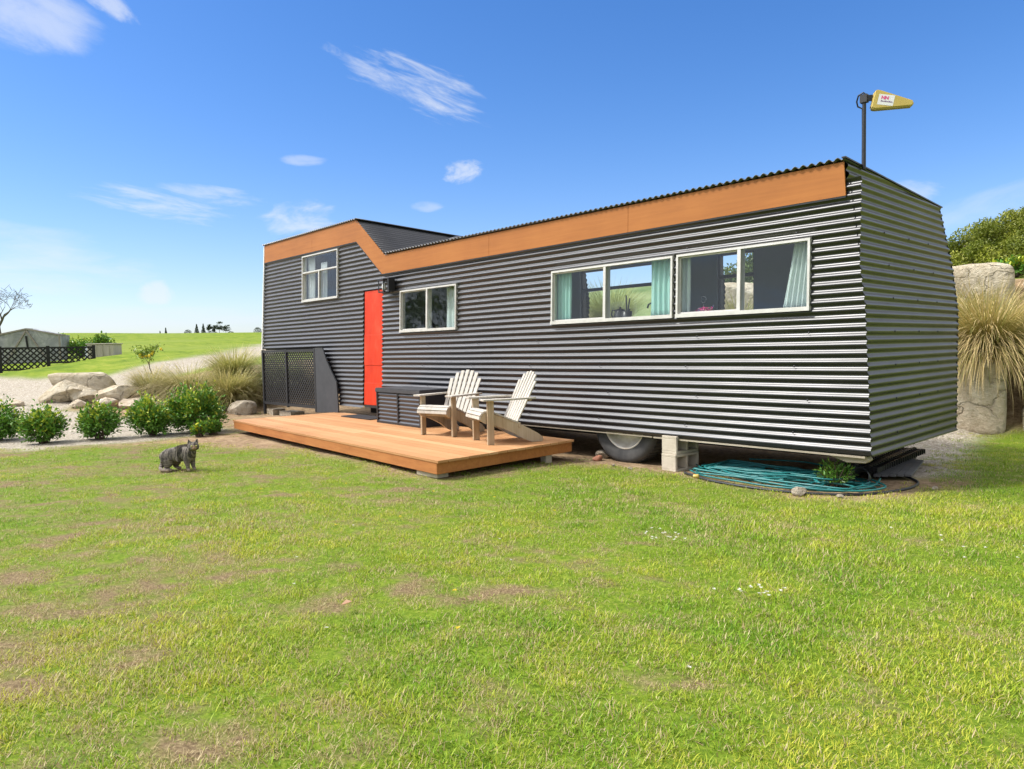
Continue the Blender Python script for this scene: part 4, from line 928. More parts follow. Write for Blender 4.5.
# ------------------------------------------------------------------ plants
def tussock(loc, n, L, spread, label, c0=(.22, .21, .05), c1=(.70, .56, .28), seed=1, lean=(.05, 1.0), bend=(.5, 1.7), group='tussock grasses on the bank', w=(.003, .006), tilt=None):
    r_ = np.random.default_rng(seed)
    r = np.sqrt(r_.random(n)) * spread; a = r_.random(n) * 2 * PI
    az = a + r_.normal(0, .5, n)
    if tilt is not None: az = np.where(r_.random(n) < .5, tilt + r_.normal(0, .9, n), az)
    base = np.stack([r * np.cos(a), r * np.sin(a), np.zeros(n)], 1)
    le = np.clip(r_.beta(1.5, 1.7, n), 0, 1) * (lean[1] - lean[0]) + lean[0]
    cb0 = np.array(c0)[None] * r_.uniform(.6, 1.35, (n, 1)); ct = np.array(c1)[None] * r_.uniform(.65, 1.25, (n, 1))
    g = r_.random((n, 1)); ct = np.where(g < .2, np.array([[.30, .31, .09]]) * r_.uniform(.7, 1.2, (n, 1)), ct)
    V, F, C = blades(n, base, L * r_.uniform(.55, 1.12, n), r_.uniform(*w, n), az, le, r_.uniform(*bend, n), cb0, ct, 6)
    o = obj('tussock', np_mesh('tussock', V, F, {'col': C}), M['blade']); o.location = loc; return tag(o, label, 'tussock grass', group)
def on(x, y, dz=0.): return (x, y, terr(x, y) + dz)
tussock(on(-15.7, -1.15), 2600, .85, .22, 'bleached tussock grass directly behind the rock pile', seed=1, w=(.004, .009), lean=(.05, 1.2))
tussock(on(-14.3, -.75), 4200, 1.22, .30, 'wide drooping tussock grass behind the largest round bush', seed=2, w=(.004, .009), c1=(.76, .62, .35), bend=(.8, 2.1), lean=(.1, 1.3))
tussock(on(-14.6, .35), 3000, .95, .24, 'upright olive tussock grass highest on the bank', seed=3, w=(.004, .009), c0=(.32, .32, .08), c1=(.66, .57, .25), lean=(.03, 1.0), bend=(.4, 1.7))
tussock(on(-13.35, -.25, .05), 3600, 1.0, .22, 'tussock grass leaning over the squat rock beside the deck', seed=4, w=(.004, .009), tilt=.5, c1=(.74, .62, .32))
tussock(on(-13.6, 1.1), 2600, 1.0, .28, 'greyish-green tussock partly hidden by the lattice screen', seed=5, c0=(.26, .30, .13), c1=(.50, .52, .30), w=(.004, .009))
tussock((-.50, 5.78, 1.05), 7500, 1.28, .22, 'huge drooping straw-coloured tussock over the upright rock slab', seed=6, w=(.0035, .008), c0=(.30, .24, .06), c1=(.78, .60, .31), lean=(.03, 1.35), bend=(.5, 2.1))
tussock((-1.25, 6.9, 1.45), 2000, .95, .2, 'pale tussock in front of the long weathered rock', seed=7, c1=(.64, .52, .27), w=(.004, .008))
tussock((.35, 6.75, 1.15), 1800, .95, .22, 'tussock against the right edge above the pale slab', seed=8, c1=(.60, .49, .25), w=(.004, .008))
tussock((-4.6, 6.1, 1.3), 2000, 1.15, .2, 'tall tussock seen through the right-hand windows', seed=9, c0=(.24, .24, .05), c1=(.56, .50, .18), lean=(.03, .6), w=(.004, .008))
tussock((-7.9, 6.3, 1.65), 2200, 1.3, .25, 'green-gold tussock seen through the teal-curtained window', seed=10, c0=(.22, .26, .05), c1=(.48, .50, .18), lean=(.03, .6), w=(.004, .009))
tussock((-10.6, 5.2, 1.0), 1600, 1.1, .25, 'olive tussock behind the house nearer the door end', seed=12, c1=(.45, .44, .17), lean=(.03, .7), w=(.004, .008))

def shrub(loc, size, n, label, seed, group='round evergreen bushes edging the lawn', tipc=(.50, .56, .06), name='bush', lw=.58, ll=.062):
    r_ = np.random.default_rng(seed); n = int(n * 1.9); t = thing(name, label, 'bush', loc, group=group)
    sx, sy, sz = size
    nb = 34; sm = MB(); tips = []
    for k in range(nb):
        th = r_.random() * 2 * PI; ph = math.acos(r_.uniform(-.1, 1)); rr = r_.uniform(.82, 1.08)
        p = Vector((math.cos(th) * math.sin(ph) * sx * rr, math.sin(th) * math.sin(ph) * sy * rr, max(.08, sz * .42 + math.cos(ph) * sz * .52 * rr)))
        tips.append(p); b = Vector((r_.normal(0, .03), r_.normal(0, .03), -.02)); mid = b.lerp(p, .5) + Vector((0, 0, sz * .04)); sm.tube([b, mid, p], [.008, .006, .003], 5, False)
    sm.build('stems', M['bark'], t)
    ti = r_.integers(0, nb, n); tv = np.array([list(p) for p in tips])[ti]
    f = r_.beta(3, 1.2, n)[:, None]; cen = tv * (.25 + .75 * f) + r_.normal(0, 1, (n, 3)) * np.array([sx, sy, sz]) * .13
    cen[:, 2] = np.maximum(cen[:, 2], .05)
    out = cen - np.array([0, 0, sz * .35]); out /= np.linalg.norm(out, axis=1, keepdims=True) + 1e-6
    d = out + r_.normal(0, .55, (n, 3)) + np.array([0, 0, .15]); up = np.array([0, 0, 1.]) + r_.normal(0, .45, (n, 3))
    hgt = np.clip(cen[:, 2] / sz, 0, 1.2); pt = np.clip((hgt - .25), 0, 1) * .85 * (r_.random(nb)[ti] < .6)
    young = r_.random(n) < pt
    base = np.array([[.075, .185, .026]]) * r_.uniform(.6, 1.9, (n, 1)) + np.array([[.03, .04, .0]]) * r_.random((n, 1))
    col = np.where(young[:, None], np.array([tipc]) * r_.uniform(.6, 1.2, (n, 1)), base)
    L = ll * r_.uniform(.6, 1.25, n); V, F, C = leaves(cen, d, up, L, L * lw, col)
    obj('foliage', np_mesh('foliage', V, F, {'col': C}), M['leaf'], t); return t
shrub(on(-11.15, -4.72), (.34, .34, .62), 1500, 'round green bush cut by the left edge of the photo', 20)
shrub(on(-10.15, -4.28), (.30, .30, .52), 1500, 'small round green bush second along from the left edge', 21)
shrub(on(-9.98, -3.56), (.30, .30, .56), 1500, 'round green bush in front of the long pale boulder', 22)
shrub(on(-9.90, -2.84), (.37, .37, .62), 2200, 'dense round bush directly behind the cat', 23)
shrub(on(-9.85, -2.16), (.42, .42, .76), 2600, 'largest round bush, nearest the deck corner', 24)
shrub(on(-9.30, -2.12), (.15, .13, .25), 350, 'small leafy sprig between the largest bush and the deck', 25, None)
shrub(on(-9.15, -2.38), (.13, .13, .24), 300, 'low yellow-green sprig at the foot of the largest bush', 26, None, (.62, .62, .03))
shrub(on(-.36, .16, .02), (.16, .15, .22), 420, 'ferny green weed growing through the hose coils', 27, None, (.22, .30, .03), 'weed', .25, .05)
shrub(on(-34.2, 2.1), (.65, .5, .85), 700, 'dark green shrub behind the pale concrete trough', 28, 'shrubs behind the lattice fence', (.2, .3, .05), ll=.16)
shrub(on(-33.6, 1.2), (.6, .6, .8), 600, 'yellow-green shrub left of the concrete trough', 29, 'shrubs behind the lattice fence', (.35, .42, .05), ll=.14)
shrub(on(-34.5, .6), (.6, .5, .95), 500, 'reddish-brown dry shrub beside the covered shelter', 30, 'shrubs behind the lattice fence', (.28, .12, .06), ll=.13)
shrub(on(-1.0, 9.4), (.75, .4, .36), 500, 'low bright yellow-green shrub along the top of the weathered rock', 32, None, (.5, .55, .04), ll=.10)
# sapling
def tree_branches(mb, p, d, L, r, depth, rr, spread=.6, shrink=.72, tips=None, nseg=4, up=.1):
    pts = [p.copy()]; rad = [r]; q = p.copy(); dd = d.copy()
    for i in range(nseg):
        dd = (dd + Vector((rr.uniform(-1, 1), rr.uniform(-1, 1), rr.uniform(-1, 1))) * .16 + Vector((0, 0, up * .3))).normalized(); q = q + dd * L / nseg; pts.append(q.copy()); rad.append(r * (1 - .45 * (i + 1) / nseg))
    mb.tube(pts, rad, 7 if depth > 2 else 4, False)
    if tips is not None: tips.append((q.copy(), depth))
    if depth == 0: return
    for k in range(rr.choice((2, 3, 3))):
        ax = dd.orthogonal().normalized(); ax.rotate(Matrix.Rotation(rr.uniform(0, 2 * PI), 3, dd)); nd = (dd + ax * rr.uniform(.4, 1.1) * spread * 1.3 + Vector((0, 0, up))).normalized()
        j = rr.randint(max(1, nseg - 2), nseg); tree_branches(mb, pts[j], nd, L * rr.uniform(shrink - .12, shrink + .08), rad[j] * .75, depth - 1, rr, spread, shrink, tips, nseg, up)
sp_ = thing('sapling', 'slender young lemon sapling with yellow fruit on the bank', 'sapling', on(-18.2, -.42)); mb = MB(); tips = []
tree_branches(mb, Vector((0, 0, -.03)), Vector((0, 0, 1)), .38, .018, 3, random.Random(4), .7, .75, tips); mb.build('trunk', M['bark'], sp_)
tv = np.array([list(p) for p, d in tips if d < 3]); n = 420; cen = tv[rng.integers(0, len(tv), n)] + rng.normal(0, .07, (n, 3))
V, F, C = leaves(cen, rdir(n), rdir(n) * .5 + np.array([0, 0, 1]), rng.uniform(.05, .1, n), rng.uniform(.03, .05, n), np.array([[.13, .22, .025]]) * rng.uniform(.5, 1.8, (n, 1)) + np.array([[.06, .04, 0]]) * rng.random((n, 1)))
obj('foliage', np_mesh('foliage', V, F, {'col': C}), M['leaf'], sp_)
fm = varied('yellow_fruit', (.72, .55, .02), (.78, .62, .04), .5, 5)
for p in tv[rng.integers(0, len(tv), 9)]: MB().lathe([(.001, -.045), (.028, -.03), (.036, 0), (.026, .03), (.001, .042)], Matrix.Translation(Vector(p) + Vector((rng.normal(0, .05), rng.normal(0, .05), -.06))), 10).build('fruit', fm, sp_)

# large domed tree behind the bank
def domed_tree(loc, rx, rz, h0, n_cl, per, label, seed, leaf=.16, cols=((.055, .085, .008), (.17, .20, .022)), cs=1.):
    r_ = np.random.default_rng(seed); t = thing('broadleaf_tree', label, 'tree', loc)
    mb = MB(); mb.tube([(0, 0, -.2), (.05, 0, h0 * .5), (.0, .05, h0 + rz * .35)], [.34, .27, .16], 10)
    for k in range(9):
        a = k * 2 * PI / 9 + r_.normal(0, .2); e = r_.uniform(.45, .85); mb.tube([(0, 0, h0 * .7), (math.cos(a) * rx * .4, math.sin(a) * rx * .4, h0 + rz * .3 * e), (math.cos(a) * rx * .8, math.sin(a) * rx * .8, h0 + rz * .75 * e)], [.12, .08, .03], 6)
    mb.build('trunk', M['bark'], t)
    th = r_.random(n_cl) * 2 * PI; u = r_.uniform(-.25, 1, n_cl); ss = np.sqrt(1 - np.clip(u, -1, 1) ** 2); rad = r_.uniform(.72, 1.03, n_cl) ** .8
    cc = np.stack([np.cos(th) * ss * rx * rad, np.sin(th) * ss * rx * rad, h0 + rz * .18 + u * rz * .85 * rad], 1)
    bright = np.clip(r_.normal(.45, .28, n_cl), 0, 1)
    i = np.repeat(np.arange(n_cl), per); n = len(i); csz = cs * r_.uniform(.45, .8, n_cl)[i][:, None]
    off = rdir(n) * (r_.random((n, 1)) ** .45) * csz * np.array([1, 1, .8]); cen = cc[i] + off
    d = off + r_.normal(0, .35, (n, 3)); up = np.array([0, 0, 1.]) + r_.normal(0, .5, (n, 3))
    b = np.clip(bright[i] + r_.normal(0, .2, n), 0, 1)[:, None]; col = (np.array([cols[0]]) * (1 - b) + np.array([cols[1]]) * b) * r_.uniform(.75, 1.25, (n, 1))
    L = leaf * r_.uniform(.6, 1.2, n); V, F, C = leaves(cen, d, up, L, L * .55, col, .3); obj('crown', np_mesh('crown', V, F, {'col': C}), M['treeleaf'], t); return t
domed_tree((-2.75, 24.2, 2.3), 4.15, 3.05, .3, 620, 300, 'big domed olive-green tree rising behind the rock bank', 5, .105, ((.12, .15, .014), (.36, .37, .055)), .62)
# a second belt of trees seen through the end windows
domed_tree((-22, 44, 2.6), 5.5, 5.2, .6, 200, 80, 'round green tree on the slope seen through the right-hand windows', 6, .3, ((.04, .075, .015), (.13, .18, .04)))

domed_tree((-22.5, -13.5, .1), 3.0, 4.2, 2.0, 75, 60, 'leafy tree standing off to the left, mirrored in the small two-pane window', 9, .22, ((.08, .11, .03), (.2, .24, .07)))
# bare tree on the left skyline
bt = thing('bare_tree', 'bare leafless tree on the skyline at the left edge', 'tree', on(-71.35, 3.0, -.1)); mb = MB(); tips = []
rr = random.Random(12); tree_branches(mb, Vector((0, 0, 0)), Vector((.03, .03, 1)), 1.45, .24, 5, rr, .75, .80, tips, 4, .12); tw = mb
for p, d in tips:
    if d <= 1:
        for _ in range(2): tw.bar(p, p + Vector((rr.uniform(-1, 1), rr.uniform(-1, 1), rr.uniform(-.5, 1))) * .42, .02, .02)
tw.build('trunk', M['greybark'], bt)
# far skyline trees, each one its own
def far_tree(kind, loc, h, w, label, seed):
    r_ = np.random.default_rng(seed); t = thing('far_tree', label, 'tree', loc, group='dark trees on the far skyline')
    MB().tube([(0, 0, -.5), (0, 0, h * .9)], [h * .025, h * .006], 6, False).build('trunk', M['greybark'], t)
    n = 500
    if kind == 'cone': z = r_.random(n) ** 1.3; r = (1 - z) * w * r_.random(n) ** .5 * .55 + .05; z = .12 + z * .88
    elif kind == 'pine':
        ncl = 9; cz = r_.uniform(.45, .98, ncl); cr = r_.uniform(0, .42, ncl) * w; ca_ = r_.random(ncl) * 6.28; i = r_.integers(0, ncl, n); z = np.clip(cz[i] + r_.normal(0, .045, n), .3, 1); r = None
        cen = np.stack([np.cos(ca_)[i] * cr[i], np.sin(ca_)[i] * cr[i], z * h], 1) + r_.normal(0, 1, (n, 3)) * np.array([w * .13, w * .13, 0])
    else: z = r_.random(n); r = np.sqrt(1 - (2 * z - 1) ** 2) * w * .5 * r_.random(n) ** .35; z = .05 + .95 * z
    if r is not None:
        a = r_.random(n) * 6.28; cen = np.stack([np.cos(a) * r, np.sin(a) * r, z * h], 1)
    L = r_.uniform(.35, .8, n) * h * .09 + .15
    V, F, C = leaves(cen, rdir(n), rdir(n), L, L * .6, np.array([[.012, .022, .012]]) * r_.uniform(.6, 1.8, (n, 1))); obj('crown', np_mesh('crown', V, F, {'col': C}), M['treeleaf'], t)
for kind, x, y, z, h, w, lb in [('bush', -258.7, 81.3, 8.2, 2.3, 2.6, 'low dark bush at the left end of the skyline clump'), ('cone', -256.6, 83.6, 8.2, 4.2, 1.9, 'dark conical skyline tree, first tall one from the left'), ('cone', -255.0, 85.3, 8.2, 4.3, 1.8, 'dark narrow conical skyline tree, second tall one from the left'),
        ('pine', -253.5, 86.8, 8.2, 4.6, 2.0, 'bushy-topped skyline pine in the middle of the clump'), ('pine', -252.3, 88.1, 8.1, 3.7, 1.6, 'short thin skyline pine left of the tallest one'), ('pine', -251.1, 89.4, 8.1, 5.0, 3.0, 'tallest and widest skyline pine'), ('pine', -249.6, 91.1, 8.0, 3.9, 2.8, 'open-branched skyline pine at the right of the clump'),
        ('bush', -252.9, 87.5, 8.0, 2.0, 3.8, 'low dark thicket under the skyline pines'), ('bush', -248.2, 92.2, 8.0, 1.6, 2.6, 'low dark bush trailing off right of the skyline pines'), ('cone', -264.0, 75.6, 8.4, 3.0, .8, 'lone thin dark conifer on the bare skyline'), ('cone', -265.4, 74.1, 8.4, 1.9, .5, 'tiny dark conifer just left of the lone thin one'), ('bush', -241.9, 99.3, 7.8, 3.0, 3.0, 'dark skyline tree touching the left end of the house')]:
    far_tree(kind, (x, y, z), h, w, lb, int(-x * 10))

# ------------------------------------------------------------------ lattice fence, covered shelter, trough on the left
fn = thing('lattice_fence', 'black lattice fence with dark posts in front of the covered shelter', 'fence', (-30.8, -3.4, 0))
fa, fb = Vector((-31.0, -3.6)), Vector((-29.55, .75)); fdir = (fb - fa).normalized(); flen = (fb - fa).length
FM = Matrix.Translation((fa.x + 30.8, fa.y + 3.4, 0)) @ Matrix(((fdir.x, -fdir.y, 0, 0), (fdir.y, fdir.x, 0, 0), (0, 0, 1, 0), (0, 0, 0, 1)))
zb = lambda s: terr(fa.x + fdir.x * s, fa.y + fdir.y * s)
for i, (s0, s1) in enumerate(((0, 1.45), (1.55, 3.0), (3.1, flen))):
    b = zb((s0 + s1) / 2) - .02; lm = MB(); lattice(lm, s0, s1, b, 1.74, 0, .205, .052, .012); lm.V = [tuple(FM @ Vector(v)) for v in lm.V]; lm.build('lattice_panel', M['fence'], fn)
    for z0 in (1.72, b):
        r_ = MB(); r_.box((s0, -.02, z0), (s1, .045, z0 + .06)); r_.V = [tuple(FM @ Vector(v)) for v in r_.V]; r_.build('rail', M['fence'], fn)
for s in (0, 1.5, 3.05, flen):
    p = MB().box((s - .055, -.03, zb(s) - .3), (s + .055, .06, 1.82)); p.V = [tuple(FM @ Vector(v)) for v in p.V]; p.build('post', M['fence'], fn)
sh = thing('covered_shelter', 'grey plastic-covered garden shelter with peaked timber frame behind the lattice fence', 'shelter', (-33.8, -1.0, 0))
so = Vector((-33.8, -1.0, 0)); gA = Vector((-33.68, -.82)); u2 = Vector((.58, .81)).normalized()   # along the front
def sp3(s, z, back=0): return Vector((gA.x + u2.x * s - u2.y * back, gA.y + u2.y * s + u2.x * back, z)) - so
zg = 1.0; ap = 2.60; ev = 2.33; hw = 1.3
pf = MB(); pf.prism([(-hw, zg), (hw, zg), (hw, ev), (0, ap), (-hw, ev)], lambda s, z: sp3(s, z, .02), lambda s, z: sp3(s, z, .03)); pf.build('front_cover', M['net'], sh)
rc = MB()
for s in (-1, 1): rc.add([sp3(s * (hw + .03), ev + .01), sp3(0, ap + .015), sp3(0, ap + .015, .9), sp3(s * (hw + .03), ev + .01, .5)], [(0, 1, 2, 3)]); rc.add([sp3(s * hw, zg), sp3(s * hw, ev), sp3(s * hw, ev, .9), sp3(s * hw, zg, .5)], [(0, 1, 2, 3)])
o = rc.build('roof_cover', M['net'], sh); md = o.modifiers.new('t', 'SOLIDIFY'); md.thickness = .01
fr = MB(); 
for s in (-1, 1):
    fr.bar(sp3(s * hw, ev), sp3(0, ap), .06, .06); fr.bar(sp3(s * hw, zg - .3), sp3(s * hw, ev), .06, .06); fr.bar(sp3(s * .95, 1.0), sp3(0, ap - .05), .05, .06); fr.bar(sp3(s * hw, ev), sp3(s * hw, ev, .5), .06, .06)
fr.bar(sp3(0, ap), sp3(0, ap, .5), .06, .06); fr.build('frame', M['timber'], sh)
MB().bar(sp3(.06, 1.75, -.04), sp3(0, 2.3, -.04), .07, .04).build('brace', M['fence'], sh)
tk = thing('trough', 'pale weathered concrete trough with a bluish end beside the lattice fence', 'trough', (-31.35, 1.55, 1.25), R(48))
tb = MB(); tb.box((-.52, -.35, -.1), (.55, .35, .62)); 
for k in range(4): tb.box((-.50 + k * .26, -.375, -.1), (-.38 + k * .26, -.35, .60))
tb.build('body', M['concrete'], tk, .02); MB().box((-.63, -.33, -.1), (-.523, .33, .56)).build('end_panel', M['bluewhite'], tk, .01)
MB().box((-.56, -.39, .621), (.59, .39, .665)).build('rim', M['concrete'], tk, .01)

# ------------------------------------------------------------------ cat
def make_cat():
    V = []; Ed = []; Rd = []
    def chain(pts, root=None):
        prev = root
        for x, y, z, r in pts:
            V.append((x, y, z)); Rd.append(r); i = len(V) - 1
            if prev is not None: Ed.append((prev, i))
            prev = i
        return prev
    spine = [(-.158, 0, .112, .076), (-.110, 0, .155, .088), (-.045, 0, .182, .088), (.02, 0, .184, .082), (.075, 0, .176, .073), (.115, 0, .172, .060)]
    chain(spine)
    n = len(spine)
    chain([(.142, -.008, .200, .054), (.166, -.018, .236, .050)], n - 1)
    for s in (-1, 1):
        chain([(.112, s * .040, .115, .034), (.120, s * .042, .070, .024), (.126, s * .042, .030, .019), (.130, s * .042, .013, .020), (.154, s * .043, .011, .016)], n - 1)
        chain([(-.105, s * .056, .092, .062), (-.085, s * .066, .056, .042), (-.118, s * .066, .030, .026), (-.085, s * .068, .015, .020), (-.045, s * .068, .012, .017)], 1)
    chain([(-.205, -.01, .060, .028), (-.195, -.055, .026, .022), (-.150, -.098, .019, .019), (-.095, -.112, .017, .017), (-.045, -.108, .016, .013)], 0)
    me = bpy.data.meshes.new('cat_skin'); me.from_pydata(V, Ed, []); o = bpy.data.objects.new('cat_skin', me); COL.objects.link(o)
    sk = o.modifiers.new('skin', 'SKIN'); sk.use_smooth_shade = True
    for i, r in enumerate(Rd): me.skin_vertices[0].data[i].radius = (r, r); me.skin_vertices[0].data[i].use_root = (i == 2)
    sb = o.modifiers.new('sub', 'SUBSURF'); sb.levels = 2
    dg = bpy.context.evaluated_depsgraph_get(); me2 = bpy.data.meshes.new_from_object(o.evaluated_get(dg)); bpy.data.objects.remove(o)
    bm = bmesh.new(); bm.from_mesh(me2)
    H = Matrix.Translation((.186, -.028, .258)) @ Matrix.Rotation(R(-42), 4, 'Z') @ Matrix.Scale(1.12, 4)
    def ball(c, s): bmesh.ops.create_uvsphere(bm, u_segments=20, v_segments=14, radius=1, matrix=H @ Matrix.Translation(c) @ Matrix.Diagonal((*s, 1)))
    ball((0, 0, 0), (.047, .050, .043)); ball((.014, .024, -.010), (.030, .024, .024)); ball((.014, -.024, -.010), (.030, .024, .024)); ball((.040, 0, -.014), (.019, .021, .015)); ball((.034, 0, .004), (.02, .012, .014))
    ball((.034, 0, -.026), (.015, .015, .009))
    for s in (-1, 1):
        bmesh.ops.create_cone(bm, cap_ends=True, segments=12, radius1=.021, radius2=.004, depth=.036, matrix=H @ Matrix.Translation((-.004, s * .033, .050)) @ Matrix.Rotation(R(-s * 16), 4, 'X') @ Matrix.Diagonal((.55, 1, 1, 1)))
    me = bpy.data.meshes.new('cat'); bm.to_mesh(me); bm.free()
    o = bpy.data.objects.new('cat', me); COL.objects.link(o)
    rm = o.modifiers.new('remesh', 'REMESH'); rm.mode = 'VOXEL'; rm.voxel_size = .0045; rm.use_smooth_shade = True
    sm = o.modifiers.new('smooth', 'SMOOTH'); sm.factor = .5; sm.iterations = 3
    dg = bpy.context.evaluated_depsgraph_get(); me3 = bpy.data.meshes.new_from_object(o.evaluated_get(dg)); bpy.data.objects.remove(o)
    m, t, b, _o = new_mat('tabby_fur'); p = t.coord('Object')
    x, y, z = t.sep(p)[0], t.sep(p)[1], t.sep(p)[2]
    w = t.n('ShaderNodeTexWave', wave_type='BANDS', bands_direction='X'); t.set(w.inputs['Vector'], t.mapping(p, (1, .35, .45), (0, R(14), 0))); w.inputs['Scale'].default_value = 9.; w.inputs['Distortion'].default_value = 13.; w.inputs['Detail'].default_value = 3; w.inputs['Detail Scale'].default_value = 1.6
    wl = t.n('ShaderNodeTexWave', wave_type='BANDS', bands_direction='Z'); t.set(wl.inputs['Vector'], p); wl.inputs['Scale'].default_value = 14; wl.inputs['Distortion'].default_value = 3
    leg = t.mr(z, .07, .11); st = t.mix(leg, wl.outputs[0], w.outputs[0])
    col = t.ramp(st, [(.30, (.024, .020, .017)), (.52, (.085, .071, .058)), (.76, (.185, .158, .128))])
    col = t.mix(t.math('MULTIPLY', t.mr(z, .16, .09), .25), col, (.30, .25, .20))
    fur = t.noise(140, 4, .7, t.mapping(p, (.5, 1, 1)))
    col = t.mix(.25, col, t.mix(t.mr(fur, .4, .65), (.02, .018, .016), (.42, .39, .35)))
    # muzzle patch is warmer, paws pale
    hp = H @ Vector((.045, 0, -.008)); dm = t.vmath('LENGTH', t.vmath('SUBTRACT', p, tuple(hp)))
    col = t.mix(t.mr(dm, .012, .032, .75, 0), col, (.45, .30, .17)); col = t.mix(t.mr(z, .012, .03, .8, 0), col, (.48, .38, .30))
    t.set(b.inputs['Base Color'], col); b.inputs['Roughness'].default_value = .9; b.inputs['Specular IOR Level'].default_value = .15
    t.set(b.inputs['Normal'], t.bump(fur, .5, .004))
    cat = obj('cat', me3, m, None, True); tag(cat, 'grey tabby cat standing on the lawn with its head turned to the viewer', 'cat')
    em = varied('cat_eye', (.45, .42, .10), (.5, .48, .15), .1, 9); pm = varied('pupil', (.01, .01, .01), (.012, .012, .012), .1, 9); nm_ = varied('cat_nose', (.25, .11, .09), (.3, .14, .12), .5, 9)
    for s in (-1, 1):
        e = MB().lathe([(.001, -.008), (.006, -.006), (.0085, 0), (.006, .006), (.001, .008)], H @ Matrix.Translation((.0415, s * .0195, .007)) @ Matrix.Rotation(PI / 2, 4, 'Y'), 12).build('eye', em, cat)
        MB().lathe([(.001, -.004), (.003, -.002), (.004, 0), (.003, .002), (.001, .004)], H @ Matrix.Translation((.0475, s * .0195, .007)) @ Matrix.Rotation(PI / 2, 4, 'Y'), 10).build('pupil', pm, e)
    MB().lathe([(.001, -.004), (.005, -.002), (.006, 0), (.004, .003), (.001, .004)], H @ Matrix.Translation((.0575, 0, -.006)), 10).build('nose', nm_, cat)
    return cat
cat = make_cat(); cat.location = (-5.76, -3.76, terr(-5.75, -3.74) + .008); cat.rotation_euler.z = R(33); cat.scale = (1.06, 1.06, 1.04)

# ------------------------------------------------------------------ small things in the grass
def flowers(name, cx, cy, sx, sy, n, col, label, size=.012, h=.05):
    P = np.stack([cx + rng.normal(0, sx, n), cy + rng.normal(0, sy, n)], 1); z = terr_base(P) + h * rng.uniform(.7, 1.2, n)
    k = 6; cen = np.repeat(np.stack([P[:, 0], P[:, 1], z], 1), k, 0); a = np.tile(np.arange(k) * 2 * PI / k, n); d = np.stack([np.cos(a), np.sin(a), rng.uniform(.1, .9, n * k)], 1)
    V, F, C = leaves(cen + d * size * .5, d, np.tile([[0, 0, 1.]], (n * k, 1)), np.full(n * k, size), np.full(n * k, size * .6), np.tile([col], (n * k, 1)) * rng.uniform(.8, 1.05, (n * k, 1)))
    return tag(obj(name, np_mesh(name, V, F, {'col': C}), M['leaf']), label, 'flowers', kind='stuff')
flowers('clover_flowers', -.34, -2.58, .09, .06, 16, (.72, .70, .62), 'patch of small white clover flowers in the middle of the lawn')
flowers('clover_flowers', .65, -3.14, .07, .05, 13, (.72, .70, .62), 'patch of small white flowers nearer the camera')
flowers('clover_flowers', 1.15, -1.55, .25, .15, 10, (.72, .70, .62), 'thin scatter of white flowers on the right of the lawn')
flowers('clover_flowers', -1.2, -3.9, 1.2, .7, 10, (.70, .68, .6), 'few single white flowers dotted across the lawn', .010)
flowers('dandelion_flowers', -2.2, -2.9, 2.2, .9, 14, (.75, .55, .02), 'yellow dandelion heads dotted over the lawn', .014)
V, F, C = leaves(np.array([[-.681, -4.649, terr(-.681, -4.649) + .05]]), np.array([[.6, .5, .25]]), np.array([[.1, -.4, 1.]]), np.array([.06]), np.array([.035]), np.array([[.36, .17, .07]]))
lf = obj('fallen_leaf', np_mesh('fallen_leaf', V, F, {'col': C}), M['leaf']); md = lf.modifiers.new('t', 'SOLIDIFY'); md.thickness = .001; tag(lf, 'curled brown fallen leaf on the lawn', 'leaf')

# ------------------------------------------------------------------ sky, clouds, sun
SUN = Vector((-.44, -.54, .92)).normalized(); el = math.asin(SUN.z); azs = math.atan2(SUN.x, SUN.y)
w = bpy.data.worlds.new('World'); sc.world = w; w.use_nodes = True; t = NT(w.node_tree); bg = w.node_tree.nodes['Background']
sky = t.n('ShaderNodeTexSky', sky_type='NISHITA'); sky.sun_disc = False; sky.sun_elevation = el; sky.sun_rotation = azs
sky.air_density = 1.0; sky.dust_density = .6; sky.ozone_density = 2.2; sky.altitude = 100
v = t.vmath('NORMALIZE', t.coord('Generated')); vz = t.sep(v)[2]
hsv = t.n('ShaderNodeHueSaturation'); hsv.inputs['Saturation'].default_value = 1.30; t.set(hsv.inputs['Color'], sky.outputs[0])
col = t.mix(1., hsv.outputs[0], (1.0, 1.01, 1.20), 'MULTIPLY')
GLOW = (7.5, 7.5, 7.8)  # boosted brightness of unseen cloud, added to lift highlights on the ribbed steel
WHITE = (5.7, 5.9, 6.2)
